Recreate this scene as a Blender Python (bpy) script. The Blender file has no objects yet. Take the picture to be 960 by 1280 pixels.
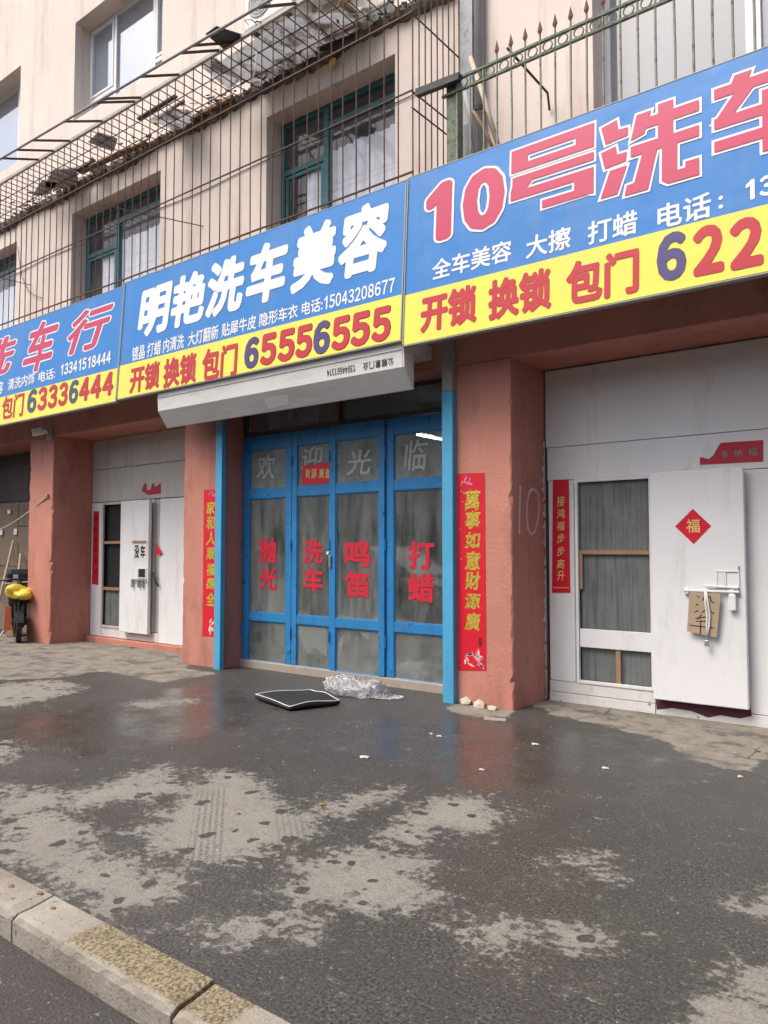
import bpy, bmesh, math, random
from mathutils import Vector, Matrix
R = math.radians
random.seed(7)
scene = bpy.context.scene
col = scene.collection

# ------------------------------------------------------------------ camera
FPX, HCAM = 961.0, 1.5
PITCH = math.atan(48 / FPX)
HEAD = R(37.877)                       # heading, turned left of the facade normal (+Y)
cd = bpy.data.cameras.new('camera')
cam = bpy.data.objects.new('camera', cd)
col.objects.link(cam)
cam.location = (0, 0, HCAM)
cam.rotation_euler = (math.pi / 2 + PITCH, 0, HEAD)
cd.sensor_fit = 'VERTICAL'
cd.sensor_height = 24
cd.lens = FPX / 1280 * 24
cd.clip_start = 0.05
cd.clip_end = 2000
scene.camera = cam

# ------------------------------------------------------------------ sky, sun, exposure
SUN_EL, SUN_AZ = R(56), R(-28)         # azimuth measured from the street side (-Y), negative = to the left
w = bpy.data.worlds.new('World')
scene.world = w
w.use_nodes = True
nt = w.node_tree
sky = nt.nodes.new('ShaderNodeTexSky')
sky.sky_type = 'NISHITA'
sky.sun_disc = False
sky.sun_elevation = SUN_EL
sky.sun_rotation = math.pi + SUN_AZ * -1
sky.air_density = 1.0
sky.dust_density = 6.0
sky.ozone_density = 1.0
nt.nodes['Background'].inputs['Strength'].default_value = 0.145
nt.links.new(sky.outputs[0], nt.nodes['Background'].inputs['Color'])
sl = bpy.data.lights.new('sun', 'SUN')
sl.energy = 1.4
sl.angle = R(32)
sl.color = (1, 0.965, 0.92)
so = bpy.data.objects.new('sun', sl)
col.objects.link(so)
sd = Vector((math.sin(SUN_AZ) * math.cos(SUN_EL), -math.cos(SUN_AZ) * math.cos(SUN_EL), math.sin(SUN_EL)))
so.rotation_euler = sd.to_track_quat('Z', 'Y').to_euler()
so.location = (0, -10, 20)
vs = scene.view_settings
scene.display_settings.display_device = 'sRGB'
vs.view_transform = 'Standard'
vs.look = 'None'
vs.gamma = 1
vs.exposure = 0.62
vs.use_curve_mapping = False
try:
    scene.cycles.use_denoising = True
    scene.cycles.max_bounces = 6
    scene.cycles.diffuse_bounces = 3
    scene.cycles.glossy_bounces = 3
    scene.cycles.transmission_bounces = 3
    scene.cycles.transparent_max_bounces = 10
    scene.cycles.caustics_reflective = False
    scene.cycles.caustics_refractive = False
except Exception:
    pass

# ------------------------------------------------------------------ measuring helpers (photo survey -> metres)
_fh = Vector((-math.sin(HEAD), math.cos(HEAD), 0))
_r = Vector((math.cos(HEAD), math.sin(HEAD), 0))
_f = _fh * math.cos(PITCH) + Vector((0, 0, math.sin(PITCH)))
_u = _r.cross(_f)
CAM = Vector((0, 0, HCAM))
def ray(x, y): return _r * (x - 480) + _u * (640 - y) + _f * FPX
def at(x, y, Y):
    d = ray(x, y); return CAM + d * (Y / d.y)
def onz(x, y, Z=0.0):
    d = ray(x, y); return CAM + d * ((Z - HCAM) / d.z)

# ------------------------------------------------------------------ materials
MATS = {}
def mat(name, c, rough=0.6, var=0.12, scale=2.5, bump=0.15, bscale=60.0, metal=0.0, spec=0.4,
        dirt=None, damt=0.5, dscale=(3, 3, 0.6), dlo=0.52, dhi=0.72, c2=None, c2lo=0.5, c2hi=0.62, c2scale=4.0, emit=None, trans=0.0, alpha=None):
    if name in MATS: return MATS[name]
    m = bpy.data.materials.new(name); m.use_nodes = True
    N, L = m.node_tree.nodes, m.node_tree.links
    b = N['Principled BSDF']
    tc = N.new('ShaderNodeTexCoord')
    no = N.new('ShaderNodeTexNoise'); no.inputs['Scale'].default_value = scale; no.inputs['Detail'].default_value = 3
    no.inputs['Roughness'].default_value = 0.65
    L.new(tc.outputs['Object'], no.inputs['Vector'])
    mr = N.new('ShaderNodeMapRange'); mr.inputs[1].default_value = 0.25; mr.inputs[2].default_value = 0.75
    mr.inputs[3].default_value = 1 - var; mr.inputs[4].default_value = 1 + var
    L.new(no.outputs[0], mr.inputs[0])
    mx = N.new('ShaderNodeMix'); mx.data_type = 'RGBA'; mx.blend_type = 'MULTIPLY'; mx.inputs[0].default_value = 1
    mx.inputs[6].default_value = (*c, 1)
    L.new(mr.outputs[0], mx.inputs[7])
    out = mx.outputs[2]
    def layer(out, colour, amt, vec_scale, lo, hi, detail=5):
        mp = N.new('ShaderNodeMapping'); mp.inputs['Scale'].default_value = vec_scale
        L.new(tc.outputs['Object'], mp.inputs[0])
        n2 = N.new('ShaderNodeTexNoise'); n2.inputs['Scale'].default_value = 1.0; n2.inputs['Detail'].default_value = detail
        n2.inputs['Roughness'].default_value = 0.7
        L.new(mp.outputs[0], n2.inputs['Vector'])
        r2 = N.new('ShaderNodeMapRange'); r2.inputs[1].default_value = lo; r2.inputs[2].default_value = hi
        r2.inputs[3].default_value = 0; r2.inputs[4].default_value = amt
        L.new(n2.outputs[0], r2.inputs[0])
        m2 = N.new('ShaderNodeMix'); m2.data_type = 'RGBA'
        L.new(r2.outputs[0], m2.inputs[0]); L.new(out, m2.inputs[6]); m2.inputs[7].default_value = (*colour, 1)
        return m2.outputs[2]
    if dirt: out = layer(out, dirt, damt, dscale, dlo, dhi)
    if c2: out = layer(out, c2, 1.0, (c2scale,) * 3, c2lo, c2hi)
    L.new(out, b.inputs['Base Color'])
    b.inputs['Roughness'].default_value = rough
    b.inputs['Metallic'].default_value = metal
    b.inputs['Specular IOR Level'].default_value = spec
    if bump:
        nb = N.new('ShaderNodeTexNoise'); nb.inputs['Scale'].default_value = bscale; nb.inputs['Detail'].default_value = 2
        L.new(tc.outputs['Object'], nb.inputs['Vector'])
        bp = N.new('ShaderNodeBump'); bp.inputs['Strength'].default_value = bump; bp.inputs['Distance'].default_value = 0.01
        L.new(nb.outputs[0], bp.inputs['Height']); L.new(bp.outputs[0], b.inputs['Normal'])
    if emit:
        b.inputs['Emission Color'].default_value = (*c, 1); b.inputs['Emission Strength'].default_value = emit
    if alpha is not None: b.inputs['Alpha'].default_value = alpha
    MATS[name] = m
    return m

def glass(name, tint, film_lo, film_hi, refl=0.12, rough=0.05, fscale=(6, 6, 1.2), see=(0.75, 0.8, 0.8), ior=1.5, crinkle=0.0):
    """window glass: see-through, with a diffuse film of dust or tint (by a noise) and a mirror reflection"""
    m = bpy.data.materials.new(name); m.use_nodes = True
    N, L = m.node_tree.nodes, m.node_tree.links
    N.remove(N['Principled BSDF']); out = N['Material Output']
    tr = N.new('ShaderNodeBsdfTransparent'); tr.inputs[0].default_value = (*see, 1)
    df = N.new('ShaderNodeBsdfDiffuse'); df.inputs[0].default_value = (*tint, 1)
    tc = N.new('ShaderNodeTexCoord'); mp = N.new('ShaderNodeMapping'); mp.inputs['Scale'].default_value = fscale
    L.new(tc.outputs['Object'], mp.inputs[0])
    no = N.new('ShaderNodeTexNoise'); no.inputs['Scale'].default_value = 1; no.inputs['Detail'].default_value = 8; no.inputs['Roughness'].default_value = 0.7
    L.new(mp.outputs[0], no.inputs['Vector'])
    mr = N.new('ShaderNodeMapRange'); mr.inputs[1].default_value = 0.35; mr.inputs[2].default_value = 0.7
    mr.inputs[3].default_value = film_lo; mr.inputs[4].default_value = film_hi
    L.new(no.outputs[0], mr.inputs[0])
    m1 = N.new('ShaderNodeMixShader'); L.new(mr.outputs[0], m1.inputs[0]); L.new(tr.outputs[0], m1.inputs[1]); L.new(df.outputs[0], m1.inputs[2])
    gl = N.new('ShaderNodeBsdfGlossy'); gl.inputs['Roughness'].default_value = rough; gl.inputs[0].default_value = (1, 1, 1, 1)
    if crinkle:
        cn = N.new('ShaderNodeTexNoise'); cn.inputs['Scale'].default_value = 22; cn.inputs['Detail'].default_value = 4; cn.inputs['Distortion'].default_value = 1.5
        L.new(tc.outputs['Object'], cn.inputs['Vector']); cb_ = N.new('ShaderNodeBump'); cb_.inputs['Strength'].default_value = crinkle; cb_.inputs['Distance'].default_value = .05
        L.new(cn.outputs[0], cb_.inputs['Height']); L.new(cb_.outputs[0], df.inputs['Normal']); L.new(cb_.outputs[0], gl.inputs['Normal'])
    ge = N.new('ShaderNodeNewGeometry'); dt = N.new('ShaderNodeVectorMath'); dt.operation = 'DOT_PRODUCT'
    L.new(ge.outputs['Incoming'], dt.inputs[0]); L.new(ge.outputs['Normal'], dt.inputs[1])
    def mth(op, x, y):
        k = N.new('ShaderNodeMath'); k.operation = op
        for i, q in enumerate((x, y)):
            if isinstance(q, (int, float)): k.inputs[i].default_value = q
            else: L.new(q, k.inputs[i])
        return k
    r0 = ((ior - 1) / (ior + 1)) ** 2                 # Schlick, the same from both sides of the pane
    ab = mth('ABSOLUTE', dt.outputs['Value'], 0); om = mth('SUBTRACT', 1.0, ab.outputs[0]); pw = mth('POWER', om.outputs[0], 5.0)
    ml = mth('MULTIPLY', pw.outputs[0], 1 - r0); ad = mth('ADD', ml.outputs[0], r0 + refl); ad.use_clamp = True
    m2 = N.new('ShaderNodeMixShader'); L.new(ad.outputs[0], m2.inputs[0]); L.new(m1.outputs[0], m2.inputs[1]); L.new(gl.outputs[0], m2.inputs[2])
    L.new(m2.outputs[0], out.inputs[0])
    MATS[name] = m
    return m

M = MATS
def translucent(name, c, dirt):
    mt = mat(name, c, 0.5, 0.1, 3, 0.2, 9, dirt=dirt, damt=0.85, dscale=(3, 3, 3), dlo=.5, dhi=.62)
    N_, L_ = mt.node_tree.nodes, mt.node_tree.links; b_ = N_['Principled BSDF']; t_ = N_.new('ShaderNodeBsdfTranslucent'); mx_ = N_.new('ShaderNodeMixShader')
    L_.new(b_.inputs['Base Color'].links[0].from_socket, t_.inputs[0]); mx_.inputs[0].default_value = .55
    L_.new(b_.outputs[0], mx_.inputs[1]); L_.new(t_.outputs[0], mx_.inputs[2]); L_.new(mx_.outputs[0], N_['Material Output'].inputs[0])
translucent('film_sheet', (0.72, 0.74, 0.76), (0.2, 0.18, 0.16))
mat('salmon', (0.485, 0.205, 0.155), 0.75, 0.12, 1.6, 0.4, 30, dirt=(0.19, 0.085, 0.062), damt=0.7, dscale=(2.4, 2.4, 0.8), dlo=0.5, dhi=0.76,
    c2=(0.37, 0.30, 0.25), c2lo=0.70, c2hi=0.715, c2scale=6.5)
mat('cream', (0.73, 0.64, 0.575), 0.85, 0.10, 0.8, 0.25, 70, dirt=(0.36, 0.28, 0.22), damt=0.72, dscale=(2.8, 2.8, 0.30), dlo=0.52, dhi=0.8)
mat('white_panel', (0.73, 0.74, 0.745), 0.42, 0.06, 1.2, 0.12, 4, dirt=(0.33, 0.31, 0.27), damt=0.5, dscale=(3.5, 3.5, 0.7), dlo=0.53, dhi=0.8, c2=(0.16, 0.12, 0.09), c2lo=0.76, c2hi=0.775, c2scale=13)
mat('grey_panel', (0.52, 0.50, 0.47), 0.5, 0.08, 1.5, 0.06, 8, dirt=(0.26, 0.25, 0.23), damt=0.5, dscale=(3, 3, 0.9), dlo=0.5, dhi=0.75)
mat('chipped_white', (0.66, 0.66, 0.65), 0.55, 0.08, 3, 0.3, 20, c2=(0.24, 0.20, 0.17), c2lo=0.66, c2hi=0.68, c2scale=9, dirt=(0.42, 0.37, 0.3), damt=0.5, dscale=(6, 6, 3))
mat('blue_paint', (0.025, 0.20, 0.46), 0.45, 0.16, 3, 0.25, 22, c2=(0.012, 0.022, 0.03), c2lo=0.63, c2hi=0.65, c2scale=15, dirt=(0.05, 0.13, 0.22), damt=0.6, dscale=(7, 7, 1.2), dlo=.5, dhi=.7)
mat('rail_blue', (0.075, 0.35, 0.57), 0.45, 0.08, 3, 0.05, 30, dirt=(0.05, 0.16, 0.25), damt=0.4, dscale=(8, 8, 1))
mat('rail_bare', (0.30, 0.29, 0.26), 0.45, 0.1, 3, 0.05, 30)
mat('sign_blue', (0.028, 0.195, 0.53), 0.36, 0.05, 0.8, 1.0, 2.6, spec=0.35, dirt=(0.10, 0.22, 0.46), damt=.55, dscale=(3.2, 3.2, .4), dlo=.5, dhi=.75)
mat('sign_yellow', (0.80, 0.70, 0.10), 0.36, 0.05, 0.8, 1.0, 2.6, spec=0.35, dirt=(0.62, 0.55, 0.20), damt=.6, dscale=(3.2, 3.2, .5), dlo=.5, dhi=.75)
mat('print_white', (0.74, 0.74, 0.76), 0.4, 0.01, 1, 0)
mat('print_pink', (0.50, 0.038, 0.105), 0.4, 0.03, 1, 0)
mat('print_red', (0.46, 0.020, 0.035), 0.4, 0.03, 1, 0)
mat('print_violet', (0.060, 0.045, 0.17), 0.4, 0.03, 1, 0)
mat('print_slate', (0.05, 0.075, 0.12), 0.4, 0.03, 1, 0)
mat('outline_dark', (0.16, 0.01, 0.03), 0.4, 0.01, 1, 0)
mat('sign_edge', (0.32, 0.34, 0.33), 0.45, 0.1, 3, 0.05)
mat('shutter_white', (0.60, 0.60, 0.58), 0.4, 0.05, 2, 0.05, 12, dirt=(0.33, 0.31, 0.28), damt=0.5, dscale=(1.2, 6, 6), dlo=0.52, dhi=0.75)
mat('rust', (0.085, 0.055, 0.042), 0.75, 0.3, 12, 0.2, 90, c2=(0.15, 0.07, 0.035), c2lo=0.5, c2hi=0.65, c2scale=14)
mat('rust_dark', (0.05, 0.042, 0.038), 0.7, 0.3, 12, 0.2, 90)
mat('galv', (0.40, 0.39, 0.36), 0.5, 0.15, 5, 0.1, 40, dirt=(0.2, 0.16, 0.12), damt=0.6, dscale=(3, 8, 8))
mat('verdigris', (0.13, 0.175, 0.125), 0.7, 0.2, 10, 0.3, 80, c2=(0.10, 0.075, 0.055), c2lo=0.52, c2hi=0.6, c2scale=16)
mat('picket_paint', (0.25, 0.26, 0.21), 0.7, 0.2, 10, 0.3, 80, c2=(0.14, 0.11, 0.08), c2lo=0.54, c2hi=0.62, c2scale=18)
mat('finial_rust', (0.17, 0.085, 0.06), 0.8, 0.2, 14, 0.3, 80)
mat('teal_paint', (0.045, 0.165, 0.19), 0.5, 0.12, 4, 0.15, 40, dirt=(0.03, 0.07, 0.07), damt=0.5, dscale=(6, 6, 6))
mat('white_frame', (0.74, 0.75, 0.76), 0.35, 0.04, 2, 0.02, 20)
mat('curtain', (0.90, 0.90, 0.92), 0.8, 0.05, 3, 0.1, 60)
mat('room_dark', (0.05, 0.045, 0.04), 0.9, 0.2, 2, 0.1)
mat('room_grey', (0.30, 0.29, 0.275), 0.9, 0.2, 2, 0.1)
mat('wood_strip', (0.33, 0.20, 0.12), 0.7, 0.2, 6, 0.2, 60)
mat('wood_old', (0.20, 0.125, 0.07), 0.8, 0.3, 5, 0.3, 50)
mat('board_brown', (0.20, 0.155, 0.115), 0.75, 0.2, 2, 0.2, 30, dirt=(0.07, 0.055, 0.045), damt=0.7, dscale=(2.5, 2.5, 1), c2=(0.24, 0.2, 0.15), c2lo=0.6, c2hi=0.8, c2scale=2.2)
mat('board_dark', (0.055, 0.048, 0.042), 0.6, 0.3, 2, 0.2, 30)
mat('pvc_sheet', (0.16, 0.175, 0.175), 0.30, 0.15, 3, 0.15, 5, dirt=(0.05, 0.055, 0.055), damt=0.7, dscale=(26, 26, 1.3), dlo=0.46, dhi=0.66, c2=(0.22, 0.23, 0.225), c2lo=0.55, c2hi=0.85, c2scale=2.0)
mat('red_paper', (0.60, 0.012, 0.03), 0.42, 0.08, 4, 0.25, 14)
mat('red_paper_faded', (0.42, 0.02, 0.045), 0.55, 0.12, 5, 0.3, 14)
mat('gold_foil', (0.78, 0.56, 0.10), 0.25, 0.3, 30, 0.6, 35, metal=0.45, c2=(0.40, 0.29, 0.03), c2lo=0.5, c2hi=0.6, c2scale=30)
mat('gold_ink', (0.72, 0.52, 0.20), 0.5, 0.1, 20, 0.1)
mat('dull_ink', (0.27, 0.20, 0.15), 0.6, 0.1, 20, 0.0)
mat('dark_ink', (0.14, 0.012, 0.015), 0.6, 0.1, 20, 0.0)
mat('pink_ink', (0.62, 0.22, 0.38), 0.5, 0.2, 20, 0.0)
mat('pale_ink', (0.70, 0.55, 0.42), 0.5, 0.2, 20, 0.0)
mat('red_vinyl', (0.55, 0.022, 0.045), 0.45, 0.05, 5, 0.0)
mat('white_brush', (0.40, 0.42, 0.41), 0.6, 0.2, 25, 0.0)
mat('black_ink', (0.012, 0.012, 0.013), 0.6, 0.05, 5, 0.0)
mat('cardboard', (0.40, 0.30, 0.21), 0.85, 0.08, 5, 0.2, 50)
mat('paper_white', (0.70, 0.70, 0.68), 0.7, 0.05, 5, 0.1, 30)
mat('maroon', (0.085, 0.02, 0.035), 0.7, 0.2, 8, 0.2, 30)
mat('steel', (0.45, 0.45, 0.46), 0.35, 0.1, 8, 0.05, 30, metal=0.8)
mat('black_plastic', (0.016, 0.016, 0.018), 0.4, 0.1, 6, 0.1, 30)
mat('black_fabric', (0.018, 0.019, 0.021), 0.7, 0.2, 9, 0.35, 140)
mat('piping', (0.72, 0.72, 0.72), 0.5, 0.05, 9, 0.1)
mat('rubber', (0.02, 0.02, 0.02), 0.75, 0.2, 12, 0.2)
mat('yellow_bag', (0.66, 0.50, 0.06), 0.4, 0.15, 7, 0.4, 14)
mat('orange_plastic', (0.50, 0.10, 0.05), 0.5, 0.1, 7, 0.1)
mat('dark_steel', (0.05, 0.05, 0.055), 0.4, 0.1, 7, 0.1, metal=0.5)
mat('rope', (0.50, 0.42, 0.32), 0.85, 0.15, 20, 0.3, 90)
mat('stone', (0.46, 0.42, 0.35), 0.85, 0.15, 12, 0.5, 40)
mat('gravel_chip', (0.15, 0.14, 0.125), 0.85, 0.4, 9, 0.3, 40)
mat('litter', (0.50, 0.48, 0.44), 0.7, 0.1, 12, 0.3, 40)
mat('leaf_dry', (0.21, 0.125, 0.05), 0.8, 0.3, 20, 0.3, 40)
mat('concrete', (0.34, 0.30, 0.25), 0.85, 0.15, 3, 0.4, 40, dirt=(0.17, 0.15, 0.13), damt=0.6, dscale=(3, 3, 3))
mat('ledge_grime', (0.20, 0.175, 0.15), 0.9, 0.3, 6, 0.6, 20, dirt=(0.06, 0.052, 0.045), damt=0.9, dscale=(5, 5, 5), dlo=.42, dhi=.58)
mat('ac_white', (0.70, 0.70, 0.67), 0.5, 0.06, 2, 0.03, 20, dirt=(0.45, 0.42, 0.36), damt=0.5, dscale=(4, 4, 1))
mat('sheet_grey', (0.42, 0.44, 0.46), 0.55, 0.15, 3, 0.3, 9, dirt=(0.14, 0.12, 0.1), damt=0.8, dscale=(4, 4, 4))
mat('tar_paper', (0.035, 0.035, 0.04), 0.6, 0.2, 6, 0.4, 20)
mat('grey_pipe', (0.30, 0.30, 0.31), 0.6, 0.1, 4, 0.15, 30, dirt=(0.15, 0.13, 0.12), damt=0.6, dscale=(6, 6, 1))
mat('cable', (0.03, 0.028, 0.027), 0.6, 0.1, 5, 0)
mat('tube_light', (0.9, 1.0, 0.95), 0.5, 0, 1, 0, emit=14.0)
mat('far_wall', (0.30, 0.27, 0.24), 0.85, 0.15, 0.5, 0.2, 6)
mat('far_window', (0.03, 0.035, 0.04), 0.15, 0.1, 1, 0)
mat('graffiti', (0.62, 0.50, 0.48), 0.7, 0.2, 20, 0.1)
glass('door_glass', (0.31, 0.335, 0.32), 0.06, 0.68, refl=0.10, rough=0.05, fscale=(4, 4, 0.8), see=(0.7, 0.75, 0.73))
glass('dusty_glass', (0.36, 0.385, 0.365), 0.35, 0.8, refl=0.05, rough=0.08, fscale=(4, 4, 3), see=(0.7, 0.75, 0.73))
glass('low_glass', (0.32, 0.34, 0.325), 0.12, 0.55, refl=0.06, rough=0.08, fscale=(3, 3, 2.2), see=(0.8, 0.84, 0.82))
glass('upper_glass', (0.55, 0.57, 0.6), 0.02, 0.12, refl=0.015, rough=0.03, fscale=(3, 3, 1.0), see=(.97,.98,1), ior=1.22)
glass('big_glass', (0.36, 0.38, 0.41), 0.55, 0.7, refl=0.10, rough=0.05, fscale=(.6, .6, .5))
glass('sky_glass', (0.33, 0.43, 0.56), 0.40, 0.55, refl=0.30, rough=0.03, fscale=(1.2, 1.2, 0.6))  # blue film colour paints part of the sky reflection into the pane
glass('clear_film', (0.80, 0.80, 0.83), 0.12, 0.62, refl=0.06, rough=0.2, crinkle=1.0, fscale=(25, 25, 25), see=(0.95, 0.95, 0.96))

# ------------------------------------------------------------------ mesh helpers
ROOT = {}
class MB:
    def __init__(self): self.v, self.f = [], []
    def add(self, vs, fs):
        o = len(self.v); self.v += [Vector(p) for p in vs]; self.f += [tuple(i + o for i in q) for q in fs]; return self
    def box(self, x0, x1, y0, y1, z0, z1):
        return self.add([(x0, y0, z0), (x1, y0, z0), (x1, y1, z0), (x0, y1, z0), (x0, y0, z1), (x1, y0, z1), (x1, y1, z1), (x0, y1, z1)],
                        [(0, 3, 2, 1), (4, 5, 6, 7), (0, 1, 5, 4), (1, 2, 6, 5), (2, 3, 7, 6), (3, 0, 4, 7)])
    def prism(self, pts, d):                      # planar polygon (3D points) pushed by vector d
        n = len(pts); d = Vector(d); a = [Vector(p) for p in pts]
        return self.add(a + [p + d for p in a], [tuple(range(n - 1, -1, -1)), tuple(range(n, 2 * n))] + [(i, (i + 1) % n, n + (i + 1) % n, n + i) for i in range(n)])
    def tube(self, pts, r, n=6, cap=True, r1=None):
        pts = [Vector(p) for p in pts]; rings = []; up = None
        for i, p in enumerate(pts):
            t = (pts[min(i + 1, len(pts) - 1)] - pts[max(i - 1, 0)]).normalized()
            if up is None: up = Vector((0, 0, 1)) if abs(t.z) < 0.9 else Vector((1, 0, 0))
            a = t.cross(up).normalized(); b = a.cross(t).normalized(); up = b
            rr = r if r1 is None else r + (r1 - r) * i / max(1, len(pts) - 1)
            rings.append([p + a * math.cos(2 * math.pi * (k + .5) / n) * rr + b * math.sin(2 * math.pi * (k + .5) / n) * rr for k in range(n)])
        vs = [p for g in rings for p in g]; fs = []
        for i in range(len(pts) - 1):
            for k in range(n): fs.append((i * n + k, i * n + (k + 1) % n, (i + 1) * n + (k + 1) % n, (i + 1) * n + k))
        if cap: fs += [tuple(range(n - 1, -1, -1)), tuple((len(pts) - 1) * n + k for k in range(n))]
        return self.add(vs, fs)
    def bar(self, a, b, w, h=None):               # square bar from a to b
        h = h or w; a, b = Vector(a), Vector(b); t = (b - a).normalized()
        up = Vector((0, 0, 1)) if abs(t.z) < 0.9 else Vector((0, 1, 0))
        s = t.cross(up).normalized(); q = s.cross(t)
        c = [s * (w / 2) * i + q * (h / 2) * j for i, j in ((-1, -1), (1, -1), (1, 1), (-1, 1))]
        return self.add([a + k for k in c] + [b + k for k in c], [(0, 3, 2, 1), (4, 5, 6, 7), (0, 1, 5, 4), (1, 2, 6, 5), (2, 3, 7, 6), (3, 0, 4, 7)])
    def sheet(self, pts): return self.add(pts, [tuple(range(len(pts)))])
    def disc(self, c, ax, r0, r1, th, n=20):      # ring / disc slab of radius r0..r1 round axis ax
        c, ax = Vector(c), Vector(ax).normalized(); up = Vector((0, 0, 1)) if abs(ax.z) < .9 else Vector((1, 0, 0))
        a = ax.cross(up).normalized(); b = a.cross(ax)
        P = lambda r, k, s: c + a * math.cos(2 * math.pi * k / n) * r + b * math.sin(2 * math.pi * k / n) * r + ax * s
        vs, fs = [], []
        for k in range(n): vs += [P(r0, k, -th / 2), P(r1, k, -th / 2), P(r1, k, th / 2), P(r0, k, th / 2)]
        for k in range(n):
            i, j = 4 * k, 4 * ((k + 1) % n)
            fs += [(i, j, j + 1, i + 1), (i + 1, j + 1, j + 2, i + 2), (i + 2, j + 2, j + 3, i + 3), (i + 3, j + 3, j, i)]
        return self.add(vs, fs)
    def build(self, name, m, parent=None, origin=None, smooth=False, bevel=0.0, recalc=True):
        o0 = Vector(origin) if origin is not None else (ROOT[parent.name] if parent else Vector((0, 0, 0)))
        me = bpy.data.meshes.new(name)
        me.from_pydata([tuple(p - o0) for p in self.v], [], self.f)
        if recalc:
            bm = bmesh.new(); bm.from_mesh(me); bmesh.ops.recalc_face_normals(bm, faces=bm.faces); bm.to_mesh(me); bm.free()
        if m: me.materials.append(MATS[m] if isinstance(m, str) else m)
        if smooth: me.polygons.foreach_set('use_smooth', [True] * len(me.polygons))
        ob = bpy.data.objects.new(name, me); col.objects.link(ob)
        if parent: ob.parent = parent
        else: ob.location = o0
        ROOT[ob.name] = o0
        if bevel:
            b = ob.modifiers.new('bevel', 'BEVEL'); b.width = bevel; b.segments = 2; b.limit_method = 'ANGLE'; b.angle_limit = R(40)
        return ob
def tag(o, label=None, cat=None, group=None, kind=None):
    if label: o['label'] = label
    if cat: o['category'] = cat
    if group: o['group'] = group
    if kind: o['kind'] = kind
    return o
def thing(name, label, cat, loc, group=None):
    o = bpy.data.objects.new(name, None); col.objects.link(o); o.location = loc; o.empty_display_size = 0.1
    ROOT[o.name] = Vector(loc)
    return tag(o, label, cat, group)
def B(x0, x1, y0, y1, z0, z1): return MB().box(x0, x1, y0, y1, z0, z1)
def share(mesh_ob, name, parent, offset):        # another piece with the same mesh data
    o = mesh_ob.copy(); o.name = name; col.objects.link(o); o.parent = parent
    o.location = mesh_ob.location + Vector(offset); ROOT[o.name] = ROOT[mesh_ob.name]; return o

# text: glyph outlines of the built-in font, returned as flat 2D mesh
_GC = {}
def raw_glyph(body, shear=0.0, space=1.0, res=3):
    key = (body, shear, space, res)
    if key not in _GC:
        c = bpy.data.curves.new('t', 'FONT'); c.body = body; c.shear = shear; c.space_character = space; c.resolution_u = res
        o = bpy.data.objects.new('t', c); col.objects.link(o)
        bpy.context.view_layer.update()
        me = bpy.data.meshes.new_from_object(o.evaluated_get(bpy.context.evaluated_depsgraph_get()))
        _GC[key] = ([(v.co.x, v.co.y) for v in me.vertices], [tuple(p.vertices) for p in me.polygons])
        bpy.data.objects.remove(o); bpy.data.curves.remove(c); bpy.data.meshes.remove(me)
    return _GC[key]
def glyphs(body, bold=0.0, shear=0.0, space=1.0, res=3, extra=0.0):
    """flat glyph mesh; the stroke weight comes from layering shifted copies (x, y, layer)"""
    if body.isdigit():
        V, F, cx = [], [], 0.0
        for ch in body:
            v, f = raw_glyph(chr(ord(ch) + 0xFEE0), 0, 1, res) if ch != '1' else ([(.0, .58), (.0, .50), (.17, .60), (.17, 0), (.27, 0), (.27, .74), (.20, .74)], [(0, 1, 2), (0, 2, 6), (2, 3, 4), (2, 4, 5), (2, 5, 6)])
            x0, x1 = min(p[0] for p in v), max(p[0] for p in v); y0, y1 = min(p[1] for p in v), max(p[1] for p in v)
            w_ = (.30 if ch == '1' else .50) - bold; o = len(V)
            if ch == '1': cx += .10
            V += [(cx + (p[0] - x0) / (x1 - x0) * w_ + shear * p[1], (p[1] - y0) / (y1 - y0) * .74) for p in v]; F += [tuple(i + o for i in q) for q in f]
            cx += .60 if ch != '1' else .50
    else: V, F = raw_glyph(body, shear, space, res)
    r = bold + extra
    if r <= 0: return [(x, y, 0) for x, y in V], F
    n = 10 if r < .04 else 16 if r < .06 else 36
    offs = [(0, 0)] + [(r * math.cos(6.2832 * k / n), r * math.sin(6.2832 * k / n)) for k in range(n)]
    if r > .05: offs += [(r * .5 * math.cos(6.2832 * k / 8), r * .5 * math.sin(6.2832 * k / 8)) for k in range(8)]
    W, G_ = [], []
    for k, (dx_, dy_) in enumerate(offs):
        o = len(W); W += [(x + dx_, y + dy_, k) for x, y in V]; G_ += [tuple(i + o for i in q) for q in F]
    return W, G_
def fit(V, u0, u1, v0, v1, box=None):
    a0, a1 = (min(p[0] for p in V), max(p[0] for p in V)) if not box else box[:2]
    b0, b1 = (min(p[1] for p in V), max(p[1] for p in V)) if not box else box[2:]
    return [(u0 + (p[0] - a0) / (a1 - a0) * (u1 - u0), v0 + (p[1] - b0) / (b1 - b0) * (v1 - v0), p[2]) for p in V]
class Plane:                                      # origin, right, up, outward
    def __init__(s, o, ex, ey): s.o, s.ex, s.ey = Vector(o), Vector(ex).normalized(), Vector(ey).normalized(); s.n = s.ex.cross(s.ey).normalized()
    def p(s, u, v, d=0.0): return s.o + s.ex * u + s.ey * v + s.n * d
    def uv(s, x, y):
        d = ray(x, y); t = (s.o - CAM).dot(s.n) / d.dot(s.n); q = CAM + d * t - s.o; return q.dot(s.ex), q.dot(s.ey)
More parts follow.
